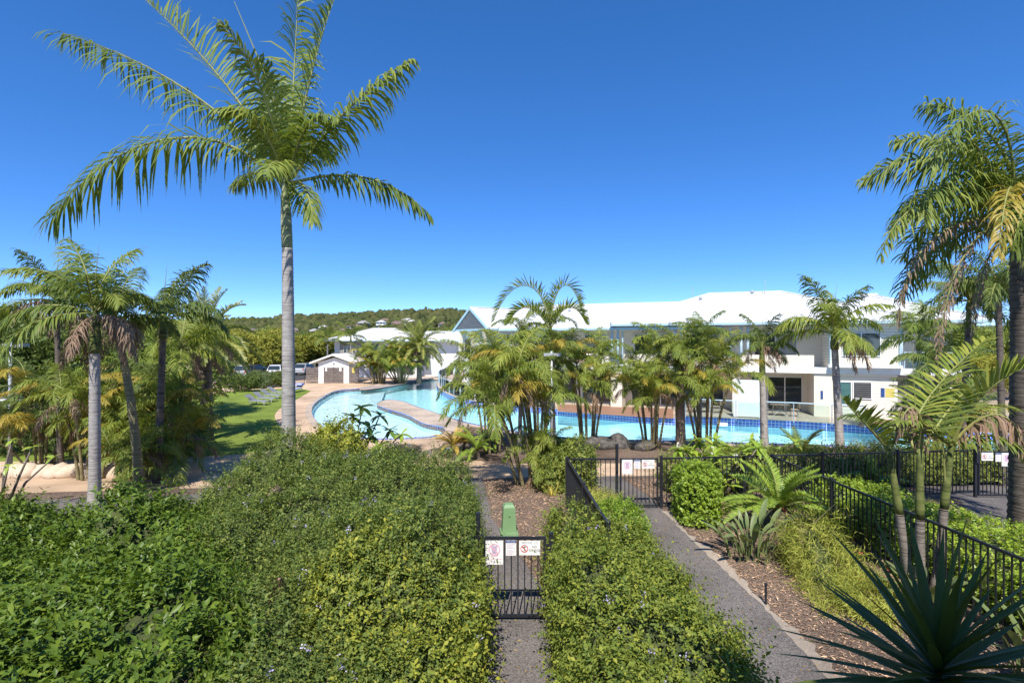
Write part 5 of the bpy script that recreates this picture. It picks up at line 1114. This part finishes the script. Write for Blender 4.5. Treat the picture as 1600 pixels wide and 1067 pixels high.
clump('cane_palm_clump', 'tall cane palm thicket in the shade between dark crowned palm and date palm', (-14.2, 19.6, gz(19.6)), 8, (1.6, 3.6), 1.1, 2.0, 71, 'palm', 7)
clump('cane_palm_clump', 'deep green cane palm thicket filling the gap under the brown skirted palm', (-17.8, 19.4, gz(19.4)), 8, (1.0, 3.2), 1.2, 2.0, 72, 'palm_dark', 7)
palm('bangalow_palm', 'short palm with glossy fan of fronds before the date palm', base_(285, 19.5), P_(283, 545, 19.5), .1, .08, 'bangalow', 11, 2.2, 73, 'cane', .4, 'trunk_dark', dead=3)
# ---- palms in the middle
clump('cane_palm_clump', 'big cane palm clump with bare leaning stems beside the green service pedestal', (.5, 16.0, gz(16)), 8, (2.7, 4.4), 1.25, 2, 41, 'cane', 7, .05, .3, 2, bias=(-.55, 0))
clump('cane_palm_clump', 'low young cane palm tuft at the foot of the big leaning clump', (.95, 15.6, gz(15.6)), 6, (.5, 1.6), .5, 1.3, 42, 'cane', 6)
clump('cane_palm_clump', 'leafy cane palm clump before the gabled end of the building', (-.9, 22.6, gz(22)), 8, (2.7, 4.6), 1.3, 2.2, 43, 'cane', 7, .05, .25)
clump('cane_palm_clump', 'cane palm clump at the water edge right behind the lamp post', (1.2, 22.6, gz(22)), 8, (2.9, 4.8), 1.2, 2.2, 44, 'palm', 7, .05, .25)
palm('bangalow_palm', 'slender white stemmed palm with high arching fronds above the lamp post', base_(866, 23.2), P_(860, 512, 23.2), .11, .085, 'cane', 6, 2.2, 45, 'palm', .5, elmin=36)
HP = bpy.data.objects[-1] if False else [o_ for o_ in COL.objects if o_.get('label', '').startswith('slender white stemmed')][0]; hb = Vector(base_(866, 23.2))
for i, pts in enumerate([[(860, 515), (852, 430), (800, 420), (772, 500)], [(860, 515), (862, 440), (892, 418), (908, 485)], [(860, 515), (880, 470), (900, 470), (915, 505)], [(860, 515), (835, 470), (810, 470), (795, 505)]]):
    mobj('frond', frond_mesh([tuple(at(x_, y_, 23.2 - .3 * i) - hb) for x_, y_ in pts], n=60, L=.75, W=.04, droop=.15, vee=.7, seed=700 + i, rad=.025), HP)
palm('bangalow_palm', 'slender palm with upswept fronds beside the gabled roof', base_(812, 24.0), P_(815, 520, 24.0), .1, .08, 'cane', 7, 2.0, 55, 'palm', .5, elmin=36)
clump('cane_palm_clump', 'cane palm clump with thin grey stems behind the dark boulders', (3.55, 24.0, POOL_G), 8, (2.8, 4.7), 1.4, 2.2, 46, 'cane', 7, .055, .3)
clump('cane_palm_clump', 'cane palm clump with splayed stems in front of the timber deck', (6.5, 23.8, POOL_G), 8, (2.6, 4.6), 1.4, 2.2, 47, 'cane', 7, .055, .3)
palm('bangalow_palm', 'shaggy brown trunked palm standing between two cane clumps at the water', base_(1064, 23.6), P_(1060, 548, 23.6), .22, .2, 'cane', 14, 2.0, 48, 'cane', .3, 'bark', dead=4)
clump('cane_palm_clump', 'cane palm clump with dark upright stems before the glass patio fence', (8.9, 23.6, POOL_G), 8, (2.8, 4.8), 1.4, 2.3, 49, 'cane', 7, .06, .2)
palm('bangalow_palm', 'palm with curled feathery top rising above the cane clumps', base_(1092, 24.5), P_(1095, 530, 24.5), .12, .1, 'bangalow', 9, 1.8, 56, 'palm_dark', .6)
palm('bangalow_palm', 'straight ringed palm with dark tuft standing before the white screen', base_(1195, 22.8), P_(1190, 540, 22.8), .17, .13, 'bangalow', 10, 1.7, 50, 'palm_dark', 1.3, dead=4, shaft_r=.12)
palm('bangalow_palm', 'ringed palm with long drooping light green fronds before the cream pier', base_(1314, 20.8), P_(1303, 522, 20.8), .17, .12, 'bangalow', 13, 2.5, 51, 'cane', .6, 'trunk', dead=3)
palm('bangalow_palm', 'thin palm with soft fronds before the upper balcony glass', base_(1432, 24.5), P_(1436, 530, 24.5), .11, .09, 'bangalow', 11, 2.3, 74, 'palm', .5, dead=2)
palm('bangalow_palm', 'low palm with dark drooping fronds in front of the oval wall light', base_(1470, 22.5), P_(1466, 575, 22.5), .11, .09, 'bangalow', 11, 2.2, 75, 'palm_dark', .5, dead=2)
# ---- palms on the right
TR = thing('triple_palm', 'young palm with three green ringed stems and yellow green fronds inside the bed fence', 'palm', (6.5, 8.3, 0))
for i, (px, py, Y, bx_) in enumerate([(1388, 700, 8.3, .55), (1437, 705, 8.0, -.02), (1487, 690, 8.4, .05)]):
    t = at(px, py, Y) - Vector((6.5, 8.3, 0)); t = Vector(t); b0 = Vector((t.x * .55 + (.25 if i == 0 else 0), t.y * .8, -.05)); sb = b0.lerp(t, .58)
    ringtrunk(TR, [tuple(b0), tuple(b0.lerp(sb, .5) + Vector((.04 * (i - 1), 0, 0))), tuple(sb)], .07, .06, 'trunk_brown', 12, 'stem', .06, .035, .3)
    dv = (t - sb); MB().tube([sb - dv * .02, sb + dv * .15, sb + dv * .5, sb + dv * .9, sb + dv * 1.05], [.06, .062, .052, .042, .036], 12).obj('crownshaft', 'crownshaft', TR, True)
tp = lambda px, py, Y: tuple(at(px, py, Y) - Vector((6.5, 8.3, 0)))
for i, (pts, kw, lf) in enumerate([
    ([(1487, 695, 8.4), (1500, 660, 8.3), (1530, 590, 8.0), (1640, 560, 7.6)], dict(L=.62, n=34, W=.05, vee=.5, droop=.1), 'cane'),
    ([(1487, 695, 8.4), (1470, 660, 8.6), (1500, 610, 9.0), (1590, 640, 9.2)], dict(L=.55, n=32, W=.045, vee=.2, droop=.5), 'palm'),
    ([(1437, 708, 8.0), (1450, 690, 8.0), (1490, 610, 8.2), (1540, 590, 8.5)], dict(L=.55, n=34, W=.042, vee=.3, droop=.3), 'palm_dark'),
    ([(1437, 708, 8.0), (1400, 690, 8.1), (1440, 610, 8.4), (1540, 530, 8.8)], dict(L=.6, n=36, W=.045, vee=.3, droop=.25), 'cane'),
    ([(1388, 703, 8.3), (1380, 690, 8.3), (1350, 660, 8.2), (1318, 625, 8.0)], dict(L=.4, n=30, W=.045, vee=.6, droop=.1), 'cane'),
    ([(1388, 703, 8.3), (1395, 690, 8.4), (1420, 650, 8.6), (1480, 600, 9.0)], dict(L=.5, n=32, W=.045, vee=.3, droop=.4), 'cane'),
    ([(1437, 708, 8.0), (1430, 690, 8.3), (1380, 640, 8.7), (1320, 650, 9.0)], dict(L=.5, n=30, W=.04, vee=.2, droop=.7), 'palm_dark'),
    ([(1487, 695, 8.4), (1520, 680, 8.3), (1570, 660, 8.1), (1610, 720, 8.0)], dict(L=.5, n=32, W=.04, vee=.1, droop=1.0), 'palm'),
    ([(1487, 695, 8.4), (1470, 690, 8.2), (1440, 640, 7.9), (1400, 660, 7.7)], dict(L=.45, n=30, W=.04, vee=.2, droop=.8), 'palm'),
    ([(1487, 695, 8.4), (1530, 640, 8.3), (1580, 620, 8.0), (1600, 700, 7.9)], dict(L=.6, n=26, W=.03, vee=0, droop=3, messy=.4), 'dead'),
    ([(1437, 708, 8.0), (1450, 640, 7.9), (1420, 600, 7.8), (1400, 680, 7.8)], dict(L=.4, n=24, W=.03, vee=0, droop=3, messy=.4), 'dead')]):
    o = mobj('frond', frond_mesh([tp(*p) for p in pts], seed=300 + i, rad=.024, start=.08, messy=kw.pop('messy', .08), **kw), TR); override(o, lf)
for px, py, Y in ((1425, 540, 8.3), (1465, 560, 8.2)): MB().tube([tp(1437 + (px - 1425), 750, Y), tp(px, py, Y)], [.014, .004], 5).obj('spear_leaf', 'frond_base', TR)
QP = thing('queen_palm', 'thick dark trunked queen palm with shaggy plumes and hanging grey dead fronds', 'palm', (9.85, 9.9, 0))
ringtrunk(QP, [(0, 0, -.05), (.03, 0, 3.5), (.0, 0, 6.5)], .21, .17, 'trunk_dark', 14, step=.13, amp=.05)
crown(QP, (0, 0, 6.6), 'queen', 20, 3.0, 61, 'palm', .1, 0)
qp = lambda px, py, Y: tuple(at(px, py, Y) - Vector((9.85, 9.9, 0)))
for i, (pts, lf, L_) in enumerate([([(1585, 330, 9.8), (1530, 200, 9.4), (1480, 180, 9.0), (1455, 260, 8.8)], 'palm', .62), ([(1585, 330, 9.8), (1500, 285, 9.6), (1400, 300, 9.4), (1376, 400, 9.3)], 'palm', .6), ([(1585, 330, 9.8), (1590, 190, 9.4), (1550, 120, 9.0), (1475, 215, 8.6)], 'palm', .65),
                                   ([(1585, 345, 9.8), (1480, 320, 9.8), (1400, 400, 9.8), (1405, 510, 9.8)], 'dead', .3), ([(1585, 350, 9.8), (1520, 340, 9.6), (1475, 430, 9.5), (1465, 560, 9.4)], 'dead', .34), ([(1588, 355, 9.8), (1550, 370, 9.7), (1522, 430, 9.7), (1518, 540, 9.7)], 'dead', .2),
                                   ([(1590, 330, 9.8), (1580, 260, 9.2), (1570, 290, 8.6), (1560, 400, 8.3)], 'yellow', .55)]):
    dd = lf == 'dead'; o = mobj('dead_frond' if dd else 'frond', frond_mesh([qp(*p) for p in pts], n=70, L=L_, W=.03 if not dd else .022, droop=1.5 if not dd else 3, vee=.05, plum=.5, messy=.25, seed=400 + i, rad=.022), QP); override(o, lf)
MB().tube([qp(1560, 640, 9.6), qp(1566, 760, 9.5), qp(1576, 868, 9.5)], [.03, .05, .04], 7).obj('dead_sheath', 'dead', QP) if False else None
palm('queen_palm', 'feathery yellow green palm behind the thick trunked queen palm', base_(1500, 17.5), P_(1515, 470, 17.5), .10, .08, 'queen', 14, 2.0, 62, 'cane', .3, 'trunk_dark', spear=False)
palm('queen_palm', 'dark feathery palm right beside the upper balcony rail', base_(1568, 15.8), P_(1560, 455, 15.8), .10, .08, 'queen', 16, 2.1, 63, 'palm_dark', .3, 'trunk_dark', spear=False)
clump('cane_palm_clump', 'dark cane palm clump below the feathery palms at the right patio', base_(1480, 20.0), 8, (1.2, 3.0), 1.0, 1.7, 64, 'palm_dark', 7)

# ---- broadleaf trees
def tree(name, label, base, h, blobs, leaf, n, ls, seed, trunk=.16, group=None):
    root = thing(name, label, 'tree', base, group=group); r = np.random.default_rng(seed); c = np.array([b[:3] for b in blobs]); R_ = np.array([b[3] for b in blobs])
    mb = MB(); mb.tube([(0, 0, -.1), (.05, 0, h * .25), (0, 0, h * .5)], [trunk * 1.3, trunk, trunk * .7], 8)
    for b in c: mb.tube([(0, 0, h * .35), tuple((b + np.array([0, 0, h * .4])) * .5), tuple(b)], [trunk * .5, trunk * .35, trunk * .15], 5)
    mb.obj('trunk', 'bark', root, True)
    k = r.choice(len(c), n, p=R_ ** 2 / (R_ ** 2).sum()); dv = unit(r.normal(0, 1, (n, 3))); rr = R_[k] * r.uniform(.55, 1.05, n) * (1 + .18 * np.sin(dv[:, 0] * 7 + k) * np.cos(dv[:, 2] * 6 + k * 2)); P = c[k] + dv * rr[:, None] * [1, 1, .8]
    V, T = shootleaves(P, dv, 6, ls * 2.2, ls, ls * .5, .3, .6, r); f_ = mobj('crown', npmesh('crown', V, T, leaf), root); f_['kind'] = 'stuff'
    return root
def blobs(r, n, sx, sy, z0, z1, rad): return [(r.uniform(-sx, sx), r.uniform(-sy, sy), r.uniform(z0, z1), r.uniform(*rad)) for _ in range(n)]
r = random.Random(9)
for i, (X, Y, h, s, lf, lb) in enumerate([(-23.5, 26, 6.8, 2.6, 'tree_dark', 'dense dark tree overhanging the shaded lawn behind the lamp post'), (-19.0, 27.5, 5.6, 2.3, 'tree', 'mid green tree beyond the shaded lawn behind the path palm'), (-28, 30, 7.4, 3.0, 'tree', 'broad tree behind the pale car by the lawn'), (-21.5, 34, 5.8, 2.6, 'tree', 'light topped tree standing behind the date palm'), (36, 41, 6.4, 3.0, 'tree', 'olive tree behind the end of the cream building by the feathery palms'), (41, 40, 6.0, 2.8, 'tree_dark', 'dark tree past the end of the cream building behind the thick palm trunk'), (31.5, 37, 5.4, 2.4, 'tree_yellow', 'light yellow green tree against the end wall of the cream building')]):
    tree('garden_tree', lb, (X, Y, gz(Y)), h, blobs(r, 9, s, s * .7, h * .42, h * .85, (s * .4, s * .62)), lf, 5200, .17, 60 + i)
for i, (px, Y, h, s, lb) in enumerate([(395, 84, 6.6, 4.0, 'yellow green tree over the car park right behind the date palm'), (428, 80, 6.2, 3.6, 'yellow green tree spreading over the white parked car'), (470, 82, 5.6, 3.6, 'yellow green tree over the car park beside the tall palm trunk'), (495, 88, 5.6, 3.4, 'yellow green tree behind the pool shed'), (360, 78, 7.0, 4.0, 'yellow green tree half hidden by the date palm crown'), (330, 92, 8, 4.5, 'tall yellow green tree beyond the car park behind the cane thicket')]):
    tree('car_park_tree', lb, ((px - 800) / F * Y, Y, POOL_G), h, blobs(r, 9, s, s * .7, h * .42, h * .85, (s * .38, s * .55)), 'tree_yellow', 3800, .3, 80 + i, .2)
for i, (px, Y, h, s) in enumerate([(300, 120, 8, 6), (250, 115, 8, 6), (420, 130, 6.6, 6), (455, 125, 5.6, 5), (510, 140, 5.6, 6), (560, 150, 6, 6), (640, 140, 7.5, 6), (690, 150, 8, 6), (60, 100, 10, 7), (150, 105, 10, 7), (-40, 90, 10, 7)]):
    tree('background_tree', 'dull green gum tree standing behind the resort roofs and car park', ((px - 800) / F * Y, Y, POOL_G), h, blobs(r, 8, s, s * .6, h * .4, h * .85, (s * .35, s * .5)), 'tree', 2600, .5, 100 + i, .25, 'gum trees behind the resort')
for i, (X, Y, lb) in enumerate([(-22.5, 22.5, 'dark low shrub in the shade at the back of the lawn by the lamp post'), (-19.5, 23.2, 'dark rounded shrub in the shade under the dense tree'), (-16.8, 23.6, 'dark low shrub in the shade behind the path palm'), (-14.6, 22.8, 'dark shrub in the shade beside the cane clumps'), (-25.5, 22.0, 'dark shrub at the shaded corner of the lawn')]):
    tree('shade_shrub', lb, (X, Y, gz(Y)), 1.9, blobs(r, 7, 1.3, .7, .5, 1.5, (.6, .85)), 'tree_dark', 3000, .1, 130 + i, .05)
for i, (px, Y, lb) in enumerate([(407, 54, 'grey green rounded shrub at the far edge of the lawn by the black fence'), (425, 55, 'dark green shrub beside the grey green one at the far lawn edge'), (385, 50, 'bushy shrub behind the loungers at the far lawn edge')]):
    tree('lawn_shrub', lb, ((px - 800) / F * Y, Y, POOL_G), 2.0, blobs(r, 6, .9, .6, .5, 1.4, (.6, .85)), 'strelitzia' if i == 0 else 'tree_dark', 2200, .12, 140 + i, .05)
